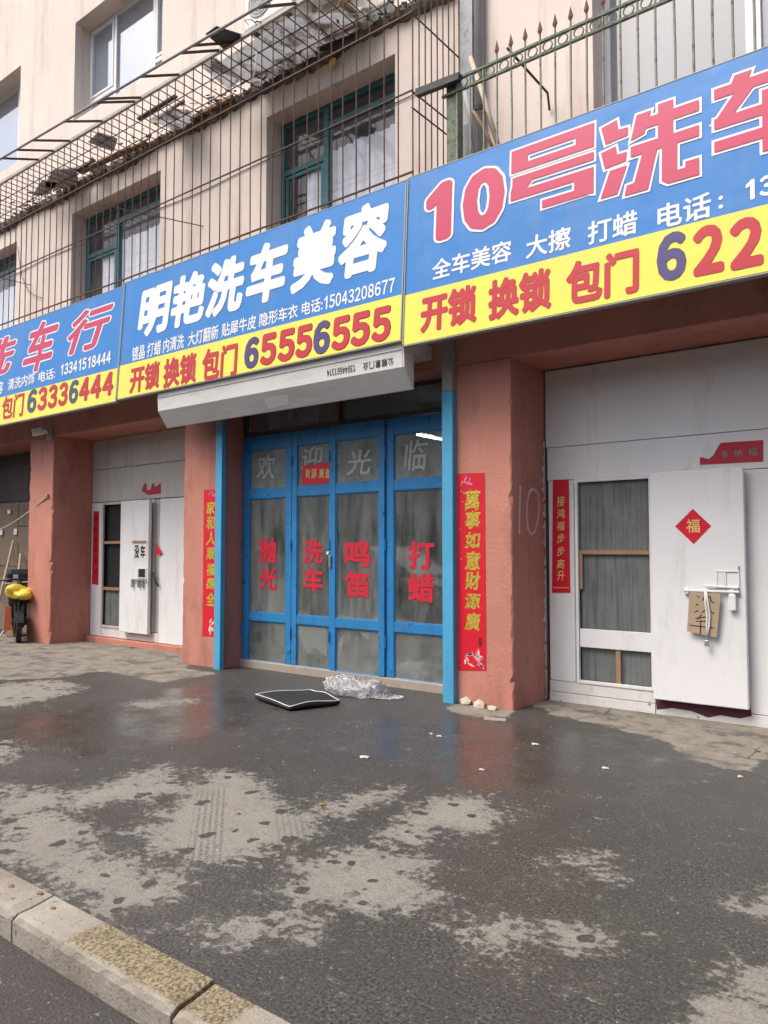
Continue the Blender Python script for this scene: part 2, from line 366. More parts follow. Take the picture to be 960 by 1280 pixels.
def text_on(pl, parent, name, body, m, u0, u1, v0, v1, d=0.003, bold=0.02, shear=0, outline=None, ow=0.03, rot180=False, space=1.0, label=None):
    """lettering stretched into the rectangle u0..u1, v0..v1 of a plane; optional outline print under it"""
    V, F = glyphs(body, bold, shear, space)
    bx = (min(p[0] for p in V), max(p[0] for p in V), min(p[1] for p in V), max(p[1] for p in V))
    def put(V, F, dd, nm, mm, par):
        W = fit(V, u0, u1, v0, v1, bx)
        if rot180: W = [(u0 + u1 - a, v0 + v1 - b, c) for a, b, c in W]
        mb = MB(); mb.add([pl.p(a, b, dd + c * .00004) for a, b, c in W], F)
        return mb.build(nm, mm, par, recalc=False)
    ob = put(V, F, d, name, m, parent)
    if outline:
        V2, F2 = glyphs(body, bold, shear, space, extra=ow)
        put(V2, F2, d - 0.0022, 'lettering_outline', outline, ob)
    if label: ob['label'] = label
    return ob
def span(pl, xl, ylt, ylb, xr, yrt, yrb):         # a text run measured at its left and right end
    ul, vlt = pl.uv(xl, ylt); _, vlb = pl.uv(xl, ylb); ur, vrt = pl.uv(xr, yrt); _, vrb = pl.uv(xr, yrb)
    return ul, ur, (vlb + vrb) / 2, (vlt + vrt) / 2

# ------------------------------------------------------------------ ground
def poly_w(pts): return [onz(*p) for p in pts]
DRY = [poly_w(p) for p in [
    [(180,1040),(215,1000),(255,968),(300,965),(340,985),(350,1010),(400,1018),(395,1040),(350,1060),(300,1080),(255,1083),(200,1062)],
    [(60,1005),(110,985),(150,975),(210,955),(225,985),(180,1000),(130,1003),(100,1020)],
    [(385,1012),(450,990),(505,985),(480,1000),(430,1018),(395,1030)],
    [(480,1040),(520,1010),(580,992),(625,1005),(625,1035),(595,1045),(560,1035),(520,1060),(500,1055)],
    [(345,1110),(390,1075),(440,1060),(500,1065),(530,1075),(520,1095),(545,1115),(520,1135),(470,1142),(420,1138),(370,1120)],
    [(0,985),(60,985),(90,995),(60,1012),(120,1040),(110,1060),(160,1080),(235,1102),(180,1130),(130,1150),(80,1120),(40,1085),(0,1068)],
    [(200,1168),(280,1147),(390,1150),(380,1166),(290,1176)],
    [(565,1150),(610,1145),(665,1165),(640,1192),(600,1182)], [(690,1165),(740,1160),(745,1185),(700,1182)],
    [(880,1258),(930,1210),(965,1212),(985,1300),(870,1300)], [(930,1130),(990,1105),(990,1160)], [(710,1072),(758,1074),(752,1092),(718,1092)],
    [(0,928),(22,934),(16,946),(0,952),(-30,950)], [(-60,860),(60,850),(96,856),(95,866),(30,880),(-60,890)], [(160,878),(240,872),(235,880),(170,886)]]]
CONC = [poly_w(p) for p in [
    [(-150,790),(30,792),(115,796),(232,812),(235,836),(272,842),(200,853),(150,842),(120,838),(90,846),(0,850),(-150,870)],
    [(664,880),(690,893),(760,908),(830,926),(880,956),(925,965),(965,945),(1100,960),(1100,930),(960,900),(690,872)],
    [(555,886),(580,876),(640,884),(635,896),(590,897)]]]
PUDDLE = [poly_w(p) for p in [
    [(380,905),(520,895),(640,900),(760,920),(830,950),(780,1000),(640,990),(500,965),(400,940)],
    [(150,900),(210,862),(270,848),(340,880),(330,905),(200,935)], [(0,895),(150,880),(200,905),(120,950),(0,930)]]]
def sdist(x, y, poly):
    inside = False; best = 1e9; n = len(poly)
    for i in range(n):
        a, b = poly[i], poly[(i + 1) % n]
        if (a.y > y) != (b.y > y) and x < (b.x - a.x) * (y - a.y) / (b.y - a.y) + a.x: inside = not inside
        dx, dy = b.x - a.x, b.y - a.y; t = max(0, min(1, ((x - a.x) * dx + (y - a.y) * dy) / (dx * dx + dy * dy + 1e-9)))
        best = min(best, math.hypot(x - a.x - t * dx, y - a.y - t * dy))
    return best if inside else -best
KB = 1.80                                         # back edge of the kerb
def frange(a, b, s): return [a + s * i for i in range(int(round((b - a) / s)) + 1)]
xs = [-60, -40, -25, -18] + frange(-15, -6, 0.12) + frange(-5.94, 0, 0.06)[1:] + [0.3, 0.8, 2, 5, 15, 40]
ys = frange(KB, 4.2, 0.06) + frange(4.32, 7.3, 0.12)
nx, ny = len(xs), len(ys)
me = bpy.data.meshes.new('pavement')
me.from_pydata([(x, y, 0) for y in ys for x in xs], [], [(j * nx + i, j * nx + i + 1, (j + 1) * nx + i + 1, (j + 1) * nx + i) for j in range(ny - 1) for i in range(nx - 1)])
def bbox(p, m): return min(q.x for q in p) - m, max(q.x for q in p) + m, min(q.y for q in p) - m, max(q.y for q in p) + m
def mask(polys, soft):
    bbs = [bbox(p, 2 * soft) for p in polys]; out = []
    for y in ys:
        for x in xs:
            v = 0.0
            for p, b in zip(polys, bbs):
                if b[0] < x < b[1] and b[2] < y < b[3]: v = max(v, min(1, max(0, 0.5 + 0.5 * sdist(x, y, p) / soft)))
            out.append(v)
    return out
for nm, polys, soft in (('dry', DRY, 0.17), ('conc', CONC, 0.16), ('puddle', PUDDLE, 0.5)):
    a = me.attributes.new(nm, 'FLOAT', 'POINT'); a.data.foreach_set('value', mask(polys, soft))
t0, t1 = onz(250, 1085), onz(262, 985)            # tyre track across the big dry patch
td = (t1 - t0).normalized(); tn = Vector((-td.y, td.x, 0))
pavement = bpy.data.objects.new('pavement', me); col.objects.link(pavement); tag(pavement, kind='structure')

m = bpy.data.materials.new('wet_asphalt'); m.use_nodes = True; N, L = m.node_tree.nodes, m.node_tree.links; bs = N['Principled BSDF']
tc = N.new('ShaderNodeTexCoord')
def noise(scale, detail=6, rough=0.6, vec=None):
    n = N.new('ShaderNodeTexNoise'); n.inputs['Scale'].default_value = scale; n.inputs['Detail'].default_value = detail; n.inputs['Roughness'].default_value = rough
    L.new(vec or tc.outputs['Object'], n.inputs['Vector']); return n.outputs[0]
def maprange(src, a, b, c=0.0, d=1.0):
    n = N.new('ShaderNodeMapRange'); n.inputs[1].default_value = a; n.inputs[2].default_value = b; n.inputs[3].default_value = c; n.inputs[4].default_value = d
    L.new(src, n.inputs[0]); return n.outputs[0]
def math_(op, a, b, clamp=False):
    n = N.new('ShaderNodeMath'); n.operation = op; n.use_clamp = clamp
    for i, k in enumerate((a, b)):
        if isinstance(k, (int, float)): n.inputs[i].default_value = k
        else: L.new(k, n.inputs[i])
    return n.outputs[0]
def mixc(f, a, b):
    n = N.new('ShaderNodeMix'); n.data_type = 'RGBA'
    if isinstance(f, (int, float)): n.inputs[0].default_value = f
    else: L.new(f, n.inputs[0])
    for i, k in ((6, a), (7, b)):
        if isinstance(k, tuple): n.inputs[i].default_value = (*k, 1)
        else: L.new(k, n.inputs[i])
    return n.outputs[2]
def attr(nm):
    n = N.new('ShaderNodeAttribute'); n.attribute_name = nm; return n.outputs['Fac']
fine = noise(5, 7, 0.78); mid = noise(2.2, 4, 0.65); grit = noise(75, 3, 0.6); spk = noise(22, 3, 0.6)
# dry patches: surveyed outline, broken up by noise and by drips
rag = math_('ADD', math_('MULTIPLY', math_('SUBTRACT', fine, 0.5), 2.6), math_('MULTIPLY', math_('SUBTRACT', spk, 0.5), 1.7))
dsum = math_('ADD', attr('dry'), rag)
dry = math_('ADD', math_('MULTIPLY', maprange(dsum, 0.46, 0.54), 0.5), math_('MULTIPLY', maprange(dsum, 0.15, 1.0), 0.5))
vor = N.new('ShaderNodeTexVoronoi'); vor.inputs['Scale'].default_value = 6.5; vor.inputs['Randomness'].default_value = 1
wp = N.new('ShaderNodeVectorMath'); wp.operation = 'ADD'
nzv = N.new('ShaderNodeTexNoise'); nzv.inputs['Scale'].default_value = 9; L.new(tc.outputs['Object'], nzv.inputs['Vector'])
sc_ = N.new('ShaderNodeVectorMath'); sc_.operation = 'SCALE'; sc_.inputs['Scale'].default_value = 0.12
L.new(nzv.outputs['Color'], sc_.inputs[0]); L.new(tc.outputs['Object'], wp.inputs[0]); L.new(sc_.outputs[0], wp.inputs[1]); L.new(wp.outputs[0], vor.inputs['Vector'])
drip = math_('MULTIPLY', maprange(vor.outputs['Distance'], 0.24, 0.27), 1.0)        # small wet drops left inside the dry patches
dropsel = maprange(noise(1.9, 2), 0.52, 0.60)
drip = math_('MAXIMUM', drip, dropsel)
dry = math_('MULTIPLY', dry, drip, True)
# thin dry film scattered elsewhere
film = math_('MULTIPLY', maprange(noise(1.1, 4, 0.6), 0.56, 0.68), maprange(noise(13, 5, 0.75), 0.58, 0.66))
film = math_('MULTIPLY', film, math_('SUBTRACT', 1.0, attr('puddle')), True)
dry = math_('MAXIMUM', dry, math_('MULTIPLY', film, 0.7))
# tyre track
sep = N.new('ShaderNodeSeparateXYZ'); L.new(tc.outputs['Object'], sep.inputs[0])
def lin(d, o):
    return math_('ADD', math_('MULTIPLY', math_('SUBTRACT', sep.outputs[0], o.x), d.x), math_('MULTIPLY', math_('SUBTRACT', sep.outputs[1], o.y), d.y))
al, ac = lin(td, t0), lin(tn, t0)
def tread(off):
    a = math_('ABSOLUTE', math_('ADD', ac, off), 0.0)
    band = maprange(a, 0.10, 0.085)
    along = math_('MULTIPLY', maprange(al, -0.05, 0.1), maprange(al, 1.35, 1.1))
    rib = maprange(math_('SINE', math_('MULTIPLY', ac, 190), 0), -0.2, 0.3)
    lug = maprange(math_('SINE', math_('ADD', math_('MULTIPLY', al, 210), math_('MULTIPLY', math_('SINE', math_('MULTIPLY', ac, 95), 0), 3)), 0), 0.0, 0.4)
    t = math_('MULTIPLY', math_('MULTIPLY', band, along), math_('MULTIPLY', rib, lug))
    return math_('MULTIPLY', t, maprange(spk, 0.34, 0.48))
tr = math_('MAXIMUM', tread(0.02), math_('MULTIPLY', tread(0.46), 0.7))
dry = math_('MULTIPLY', dry, math_('SUBTRACT', 1.0, math_('MULTIPLY', tr, 0.95)), True)
conc = maprange(math_('ADD', attr('conc'), math_('MULTIPLY', math_('SUBTRACT', fine, 0.5), 1.1)), 0.46, 0.54)
pud = maprange(math_('ADD', attr('puddle'), math_('MULTIPLY', math_('SUBTRACT', mid, 0.5), 1.6)), 0.35, 0.75)
wetc = mixc(maprange(grit, 0.38, 0.64), (0.016, 0.0160, 0.0148), (0.088, 0.086, 0.079))
wetc = mixc(maprange(mid, 0.35, 0.75), wetc, (0.046, 0.043, 0.038))
wetc = mixc(maprange(noise(0.8, 5, 0.65), 0.44, 0.72, 0, 0.32), wetc, mixc(maprange(grit, 0.38, 0.64), (0.06, 0.056, 0.049), (0.135, 0.128, 0.114)))
wetc = mixc(maprange(noise(48, 2), 0.66, 0.70), wetc, (0.20, 0.19, 0.175))         # pale aggregate
drc = mixc(maprange(grit, 0.36, 0.66), (0.165, 0.156, 0.133), (0.29, 0.278, 0.242))
drc = mixc(maprange(mid, 0.3, 0.8), drc, (0.20, 0.187, 0.168))
cnc = mixc(maprange(fine, 0.3, 0.7), (0.135, 0.122, 0.098), (0.27, 0.245, 0.20))
cnc = mixc(maprange(noise(3.3, 5, 0.7), 0.50, 0.62), cnc, (0.085, 0.079, 0.070))
vc = N.new('ShaderNodeTexVoronoi'); vc.feature = 'DISTANCE_TO_EDGE'; vc.inputs['Scale'].default_value = 0.75; L.new(wp.outputs[0], vc.inputs['Vector'])
cnc = mixc(math_('MULTIPLY', maprange(vc.outputs['Distance'], 0.006, 0.002), maprange(noise(0.9, 3), 0.48, 0.56)), cnc, (0.03, 0.028, 0.026))
colr = mixc(conc, mixc(dry, wetc, drc), cnc)
L.new(colr, bs.inputs['Base Color'])
isdry = math_('MAXIMUM', dry, conc)
rw = math_('SUBTRACT', maprange(grit, 0.3, 0.7, 0.44, 0.56), math_('MULTIPLY', pud, maprange(mid, 0.3, 0.7, 0.16, 0.30)))
n = N.new('ShaderNodeMix'); n.data_type = 'FLOAT'; L.new(isdry, n.inputs[0]); L.new(rw, n.inputs[2]); n.inputs[3].default_value = 0.9; L.new(n.outputs[0], bs.inputs['Roughness'])
bs.inputs['Specular IOR Level'].default_value = 0.5
bp = N.new('ShaderNodeBump'); bp.inputs['Distance'].default_value = 0.012
hs = math_('ADD', math_('MULTIPLY', noise(75, 2, 0.6), 0.75), math_('MULTIPLY', noise(2.2, 2, 0.6), 1.0))
L.new(hs, bp.inputs['Height']); L.new(maprange(pud, 0, 1, 0.45, 0.13), bp.inputs['Strength']); L.new(bp.outputs[0], bs.inputs['Normal'])
me.materials.append(m); WET = m

# road: darker worn asphalt a kerb's height below
m = bpy.data.materials.new('road_asphalt'); m.use_nodes = True; N, L = m.node_tree.nodes, m.node_tree.links; bs = N['Principled BSDF']
tc = N.new('ShaderNodeTexCoord')
g = noise(70, 4, 0.65); mm = noise(3, 6, 0.65); sp = noise(45, 2, 0.5)
c_ = mixc(maprange(g, 0.3, 0.7), (0.028, 0.025, 0.025), (0.075, 0.068, 0.066)); c_ = mixc(maprange(mm, 0.4, 0.7), c_, (0.05, 0.042, 0.04)); c_ = mixc(maprange(sp, 0.66, 0.70), c_, (0.2, 0.185, 0.17))
L.new(c_, bs.inputs['Base Color']); bs.inputs['Roughness'].default_value = 0.6
bp = N.new('ShaderNodeBump'); bp.inputs['Distance'].default_value = 0.02; bp.inputs['Strength'].default_value = 0.6
L.new(math_('ADD', g, mm), bp.inputs['Height']); L.new(bp.outputs[0], bs.inputs['Normal'])
MATS['road_asphalt'] = m
KZ = -0.11
ys_r = [-14, -6, -2, 0, 1.0, KB + 0.02]
mb = MB(); mb.sheet([(-60, -14, KZ), (40, -14, KZ), (40, KB - 0.02, KZ), (-60, KB - 0.02, KZ)])
tag(mb.build('road', 'road_asphalt'), kind='structure')
mb = MB(); mb.sheet([(-500, -500, -0.25), (500, -500, -0.25), (500, 500, -0.25), (-500, 500, -0.25)])
tag(mb.build('ground', 'far_wall'), kind='structure')
# kerb of stone blocks
m = bpy.data.materials.new('kerb_stone'); m.use_nodes = True; N, L = m.node_tree.nodes, m.node_tree.links; bs = N['Principled BSDF']
tc = N.new('ShaderNodeTexCoord'); geo = N.new('ShaderNodeNewGeometry')
pv = geo.outputs['Position']
g = noise(85, 3, 0.6, pv); mm = noise(2.4, 5, 0.6, pv); fl = noise(60, 2, 0.5, pv)
smooth_c = mixc(maprange(mm, 0.35, 0.7), (0.33, 0.305, 0.255), (0.20, 0.178, 0.145))
smooth_c = mixc(maprange(noise(26, 4, 0.7, pv), 0.58, 0.68), smooth_c, (0.13, 0.112, 0.088))
gran = mixc(maprange(g, 0.38, 0.62), (0.085, 0.07, 0.046), (0.31, 0.255, 0.155))
sepk = N.new('ShaderNodeSeparateXYZ'); L.new(pv, sepk.inputs[0])
wx = math_('ADD', sepk.outputs[0], math_('MULTIPLY', math_('SUBTRACT', noise(14, 4, 0.6, pv), 0.5), 0.10))
worn = math_('MULTIPLY', maprange(wx, -2.83, -2.80), maprange(wx, -1.90, -1.93))     # the skim coat is gone here, speckled granite shows
worn = math_('MULTIPLY', worn, maprange(math_('ADD', sepk.outputs[1], math_('MULTIPLY', math_('SUBTRACT', noise(30, 3, 0.6, pv), 0.5), 0.03)), 1.632, 1.645))
L.new(mixc(worn, smooth_c, gran), bs.inputs['Base Color']); bs.inputs['Roughness'].default_value = 0.85
bp = N.new('ShaderNodeBump'); bp.inputs['Distance'].default_value = 0.01; bp.inputs['Strength'].default_value = 0.5; L.new(math_('ADD', g, mm), bp.inputs['Height']); L.new(bp.outputs[0], bs.inputs['Normal'])
MATS['kerb_stone'] = m
kerb = B(-60, 40, 1.66, KB - 0.004, -0.30, -0.035).build('kerb', 'concrete'); tag(kerb, kind='structure')
x = -3.2 - 1.06 * 12
while x < 3:
    jx, jy, jz = random.uniform(-.006, .006), random.uniform(-.006, .006), random.uniform(-.006, .008)
    prof_ = [(1.622, -.2), (1.616, -.09), (1.614, -.03), (1.622, -.004), (1.640, .008), (1.70, .012), (KB - .003, .012), (KB - .003, -.2)]
    V, F, n_, np_ = [], [], 22, len(prof_)
    for i in range(n_ + 1):
        e_ = min(i, n_ - i); dr_ = .018 * (1 - e_) if e_ < 1 else 0
        for k, (py_, pz_) in enumerate(prof_):
            jj = random.gauss(0, .0022) if 1 < k < 5 else 0
            if 1 < k < 5 and random.random() < .03: jj += .008
            V.append((x + .006 + 1.048 * i / n_, py_ + jy + abs(jj), pz_ + jz * (pz_ > -.1) - (abs(jj) * .6 if k > 2 else 0) - dr_ * (k in (3, 4, 5))))
    for i in range(n_):
        for k in range(np_ - 1): F.append((i * np_ + k, i * np_ + k + 1, (i + 1) * np_ + k + 1, (i + 1) * np_ + k))
    F += [tuple(range(np_)), tuple(n_ * np_ + k for k in range(np_))]
    MB().add(V, F).build('stone', 'kerb_stone', kerb, smooth=False, bevel=.004); x += 1.06

# ------------------------------------------------------------------ building
YP, YW, YU = 6.5, 7.2, 7.0                        # pillar faces, ground-floor infill, upper wall
ZB = 3.35                                         # underside of the beam
bld = thing('apartment_building', 'cream rendered apartment block with salmon ground-floor pillars and garage shopfronts', 'building', (-6, 7, 0))
def wall_holes(mb, x0, x1, z0, z1, Y, holes, depth):
    X = sorted({x0, x1, *[h[0] for h in holes], *[h[1] for h in holes]}); Z = sorted({z0, z1, *[h[2] for h in holes], *[h[3] for h in holes]})
    for i in range(len(X) - 1):
        for j in range(len(Z) - 1):
            cx, cz = (X[i] + X[i + 1]) / 2, (Z[j] + Z[j + 1]) / 2
            if any(h[0] < cx < h[1] and h[2] < cz < h[3] for h in holes): continue
            mb.sheet([(X[i], Y, Z[j]), (X[i + 1], Y, Z[j]), (X[i + 1], Y, Z[j + 1]), (X[i], Y, Z[j + 1])])
    for a, b, c, d in holes:
        mb.sheet([(a, Y, c), (a, Y + depth, c), (a, Y + depth, d), (a, Y, d)]); mb.sheet([(b, Y, c), (b, Y + depth, c), (b, Y + depth, d), (b, Y, d)])
        mb.sheet([(a, Y, d), (b, Y, d), (b, Y + depth, d), (a, Y + depth, d)]); mb.sheet([(a, Y, c), (b, Y, c), (b, Y + depth, c), (a, Y + depth, c)])
WIN2 = [(-7.45, -5.28, 5.0, 7.34), (-12.31, -9.79, 5.0, 7.34), (-16.8, -14.24, 5.0, 7.34)]
WIN3 = [(-7.45, -5.0, 9.0, 10.78), (-12.33, -9.80, 9.0, 10.78), (-16.8, -14.25, 8.9, 10.78)]
BIGW = [(-2.86, 0.4, 5.0, 8.6)]
mb = MB(); wall_holes(mb, -24, 8, ZB + .02, 14, YU, WIN2 + WIN3 + BIGW, 0.36)
# sides and top so that the block is closed
mb.sheet([(-24, YU, 0), (-24, 17, 0), (-24, 17, 14), (-24, YU, 14)]); mb.sheet([(8, YU, 0), (8, 17, 0), (8, 17, 14), (8, YU, 14)])
mb.sheet([(-24, YU, 14), (8, YU, 14), (8, 17, 14), (-24, 17, 14)]); mb.sheet([(-24, 17, 0), (8, 17, 0), (8, 17, 14), (-24, 17, 14)])
mb.build('wall', 'cream', bld, recalc=False)
mb = MB()                                          # rooms behind the panes
mb.sheet([(-24, 8.6, 4.2), (8, 8.6, 4.2), (8, 8.6, 14), (-24, 8.6, 14)])
for z in (4.95, 7.72, 8.8, 11.2): mb.sheet([(-24, YU + .37, z), (8, YU + .37, z), (8, 8.6, z), (-24, 8.6, z)])
for x in (-13.3, -8.6, -4.2): mb.sheet([(x, YU + .37, 4.95), (x, 8.6, 4.95), (x, 8.6, 11.2), (x, YU + .37, 11.2)])
mb.build('room_wall', 'room_grey', bld, recalc=False)
# ragged concrete ledge where the cage roof meets the wall
rl_ = random.Random(11); V = []; F = []; xs_ = frange(-15, -4.42, .06)
for X_ in xs_:
    a_ = .07 + .05 * rl_.random(); z_ = 7.66 + .05 * rl_.random() + .03 * math.sin(X_ * 3.1)
    V += [(X_, YU + .01, z_ - .03), (X_, YU - a_ * .8, z_), (X_, YU - a_, z_ + .05), (X_, YU - a_ * .9, 7.80), (X_, YU + .01, 7.82)]
for i in range(len(xs_) - 1):
    for k in range(4): F.append((5 * i + k, 5 * i + k + 1, 5 * i + 6 + k, 5 * i + 5 + k))
MB().add(V, F).build('ledge', 'ledge_grime', bld)
# beam and pillars
B(-24, 8, YP, YU + .25, ZB, 4.55).build('beam', 'salmon', bld, bevel=0.012)
PIL = [(-12.59, -11.846), (-8.47, -7.67), (-4.22, -3.52), (-0.08, 0.66), (-16.75, -16.0)]
for a, b in PIL:
    rp_ = random.Random(int(a * 100)); V, F = [], []; zs_ = frange(-.02, ZB - .003, (ZB + .017) / 48)
    y1_ = YU + .28
    for z_ in zs_:
        def ch(): return max(.004, rp_.gauss(.010, .006)) + (rp_.uniform(.01, .035) if rp_.random() < (.16 if z_ < .5 else .05) else 0)
        p_, q_ = ch(), ch(); w_ = [0.0] * 4
        V += [(a, YP + p_, z_), (a + p_, YP + w_[0], z_), (b - q_, YP + w_[1], z_), (b, YP + q_, z_), (b + w_[2], y1_, z_), (a + w_[3], y1_, z_)]
    for i in range(len(zs_) - 1):
        for k in range(6): F.append((6 * i + k, 6 * i + (k + 1) % 6, 6 * i + 6 + (k + 1) % 6, 6 * i + 6 + k))
    F += [tuple(range(6)), tuple(6 * (len(zs_) - 1) + k for k in range(6))]
    MB().add(V, F).build('pillar', 'salmon', bld)
def rect_frame(mb, x0, x1, z0, z1, y0, y1, w, wb=None):
    wb = wb or w
    mb.box(x0, x0 + w, y0, y1, z0, z1); mb.box(x1 - w, x1, y0, y1, z0, z1)
    mb.box(x0 + w, x1 - w, y0 + .001, y1 - .001, z1 - w, z1); mb.box(x0 + w, x1 - w, y0 + .001, y1 - .001, z0, z0 + wb); return mb
# second-floor windows: teal timber frames, net curtains behind
def curtain(par, x0, x1, z0, z1, y):
    mb = MB(); n = int((x1 - x0) / .03); V = []
    for i in range(n + 1):
        x = x0 + (x1 - x0) * i / n; yy = y + .018 * math.sin(x * 52) + .012 * math.sin(x * 23 + 1)
        V += [(x, yy, z0), (x, yy, z1 + .01 * math.sin(x * 9))]
    mb.add(V, [(2 * i, 2 * i + 2, 2 * i + 3, 2 * i + 1) for i in range(n)])
    mb.build('curtain', 'curtain', par, smooth=True, recalc=False)
FY = 7.27
for (a, b, c, d) in WIN2:
    wdt = b - a; mx = a + wdt * 0.385
    mb = MB(); rect_frame(mb, a, b, c, d, FY, FY + .09, .075)
    mb.box(mx - .045, mx + .045, FY - .004, FY + .086, c + .075, d - .075)
    mb.box(a + .075, mx - .045, FY + .003, FY + .08, 6.60, 6.68); mb.box(mx + .045, b - .075, FY + .003, FY + .08, d - .32, d - .25)
    rect_frame(mb, a + .085, mx - .055, c + .08, 6.59, FY + .012, FY + .06, .05)
    win = mb.build('window', 'teal_paint', bld, bevel=0.006)
    for (p, q, r, s) in ((a + .07, mx - .04, c, 6.61), (a + .07, mx - .04, 6.67, d - .07), (mx + .04, b - .07, c, d - .31), (mx + .04, b - .07, d - .26, d - .07)):
        B(p, q, FY + .034, FY + .040, r, s).build('pane', 'upper_glass', win)
    curtain(win, a + .42, mx - .03, c, 6.55, FY + .086); curtain(win, mx + .03, b - .06, c, 6.74, FY + .082)
# third-floor windows: white frames, glass full of sky
def upvc(a, b, c, d, muls, low, name='window', g='sky_glass'):
    mb = MB(); rect_frame(mb, a, b, c, d, FY + .02, FY + .09, .06)
    for mx in muls: mb.box(mx - .035, mx + .035, FY + .015, FY + .088, c + .06, d - .06)
    ed = [a] + list(muls) + [b]
    for i in range(len(ed) - 1):
        if i in low: mb.box(ed[i] + .036, ed[i + 1] - .036, FY + .022, FY + .085, c + .42, c + .49)
    for i in range(len(ed) - 1):
        if i in low: rect_frame(mb, ed[i] + .05, ed[i + 1] - .05, c + .50, d - .07, FY + .008, FY + .07, .045)
    win = mb.build(name, 'white_frame', bld, bevel=0.004)
    for i in range(len(ed) - 1):
        B(ed[i] + .02, ed[i + 1] - .02, FY + .055, FY + .06, c + .03, d - .03).build('pane', g, win)
    curtain(win, a + .05, a + (b - a) * .28, c, d, FY + .3)
    return win
for (a, b, c, d) in WIN3: upvc(a, b, c, d, [a + .80, b - .62], {0, 2})
bw = upvc(-2.86, 0.4, 5.0, 8.6, [-1.51], {1}, g='big_glass')
# blue doors ----------------------------------------------------------
YD = 6.82
zrow = lambda y: at(493, y, YD).z
Z = dict(top=2.98, t1=zrow(543), t0=zrow(600), m1=zrow(613), m0=zrow(778), l1=zrow(790), l0=zrow(853), bot=0.10)
LX = [-7.655, -6.76, -6.10, -5.275, -4.235]
leaves = []
for i in range(4):
    a, b = LX[i] + .004, LX[i + 1] - .004
    y0 = YD - (0.028 if i == 2 else 0.0); sw = .10 if i in (0, 3) else .085
    sl_, sr_ = (sw + .02 if i == 0 else sw), (sw if i != 3 else .12)
    if i == 1: sr_ = .03
    mb = MB()
    mb.box(a, a + sl_, y0, y0 + .05, Z['bot'], Z['top']); mb.box(b - sr_, b, y0, y0 + .05, Z['bot'], Z['top'])
    for lo, hi in ((Z['t1'], Z['top']), (Z['m1'], Z['t0']), (Z['l1'], Z['m0']), (Z['bot'], Z['l0'])):
        mb.box(a + sl_, b - sr_, y0 + .004, y0 + .046, lo, hi)
    # raised glazing beads
    for lo, hi in ((Z['t0'], Z['t1']), (Z['m0'], Z['m1']), (Z['l0'], Z['l1'])):
        rect_frame(mb, a + sl_, b - sr_, lo, hi, y0 + .012, y0 + .04, .012)
    leaf = mb.build('door_leaf', 'blue_paint', bld, bevel=0.003); leaves.append((leaf, a + sl_, b - sr_, y0))
    for lo, hi in ((Z['t0'], Z['t1']), (Z['m0'], Z['m1']), (Z['l0'], Z['l1'])):
        B(a + sl_ - .005, b - sr_ + .005, y0 + .022, y0 + .028, lo - .005, hi + .005).build('pane', 'door_glass' if lo == Z['m0'] else 'dusty_glass' if lo > 1 else 'low_glass', leaf)
    for hz in (.42, 1.5, 2.55):
        MB().tube([(LX[i] if i else LX[0] + .01, y0 - .012, hz), (LX[i] if i else LX[0] + .01, y0 - .012, hz + .13)], .011, 8).build('hinge', 'blue_paint', leaf)
# lock on the meeting stile
hx = at(413, 700, YD - .03).x
B(hx - .018, hx + .018, YD - .05, YD - .030, 1.30, 1.44).build('lock_plate', 'steel', leaves[2][0], bevel=.004)
MB().disc((hx - .05, YD - .012, 1.47), (0, 1, 0), 0.0, .02, .03, 10).build('knob', 'white_frame', leaves[1][0])
# red lettering on the glass
for (li, chars, xl, xr, yt, ym, yb) in ((0, '抛光', 324, 346, 672, 706, 738), (1, '洗车', 379, 404, 674, 707, 741), (2, '鸣笛', 431, 463, 675, 711, 748), (3, '打蜡', 510, 543, 676, 714, 754)):
    leaf, pa, pb, y0 = leaves[li]
    pl = Plane((0, y0 + .019, 0), (1, 0, 0), (0, 0, 1))
    for ch, ya, yb2 in ((chars[0], yt, ym - 2), (chars[1], ym + 2, yb)):
        u0, va = pl.uv(xl, ya); u1, vb = pl.uv(xr, yb2)
        text_on(pl, leaf, 'glass_lettering', ch, 'red_vinyl', u0, u1, vb, va, d=.001, bold=.036)
for (li, ch, xl, xr, yt, yb) in ((0, '欢', 321, 344, 570, 598), (1, '迎', 376, 404, 560, 585), (2, '光', 433, 464, 564, 592), (3, '临', 505, 535, 551, 587)):
    leaf, pa, pb, y0 = leaves[li]
    pl = Plane((0, y0 + .019, 0), (1, 0, 0), (0, 0, 1)); u0, va = pl.uv(xl, yt); u1, vb = pl.uv(xr, yb)
    text_on(pl, leaf, 'glass_lettering', ch, 'white_brush', u0, u1, vb, va, d=.001, bold=.012, shear=.12)
# torn white paper inside the low panes
def paper_in(li, pts, mtl='paper_white'):
    leaf, pa, pb, y0 = leaves[li]
    MB().prism([at(x, y, y0 + .032) for x, y in pts], (0, .002, 0)).build('torn_paper', mtl, leaf)
paper_in(1, [(371, 781), (408, 786), (409, 820), (403, 818), (394, 809), (388, 815), (383, 816), (378, 806), (374, 795)])
paper_in(2, [(420, 832), (424, 800), (431, 792), (426, 815), (422, 833)]); paper_in(2, [(447, 788), (461, 790), (462, 801), (455, 796)])
paper_in(0, [(311, 812), (316, 822), (322, 828), (314, 826)])
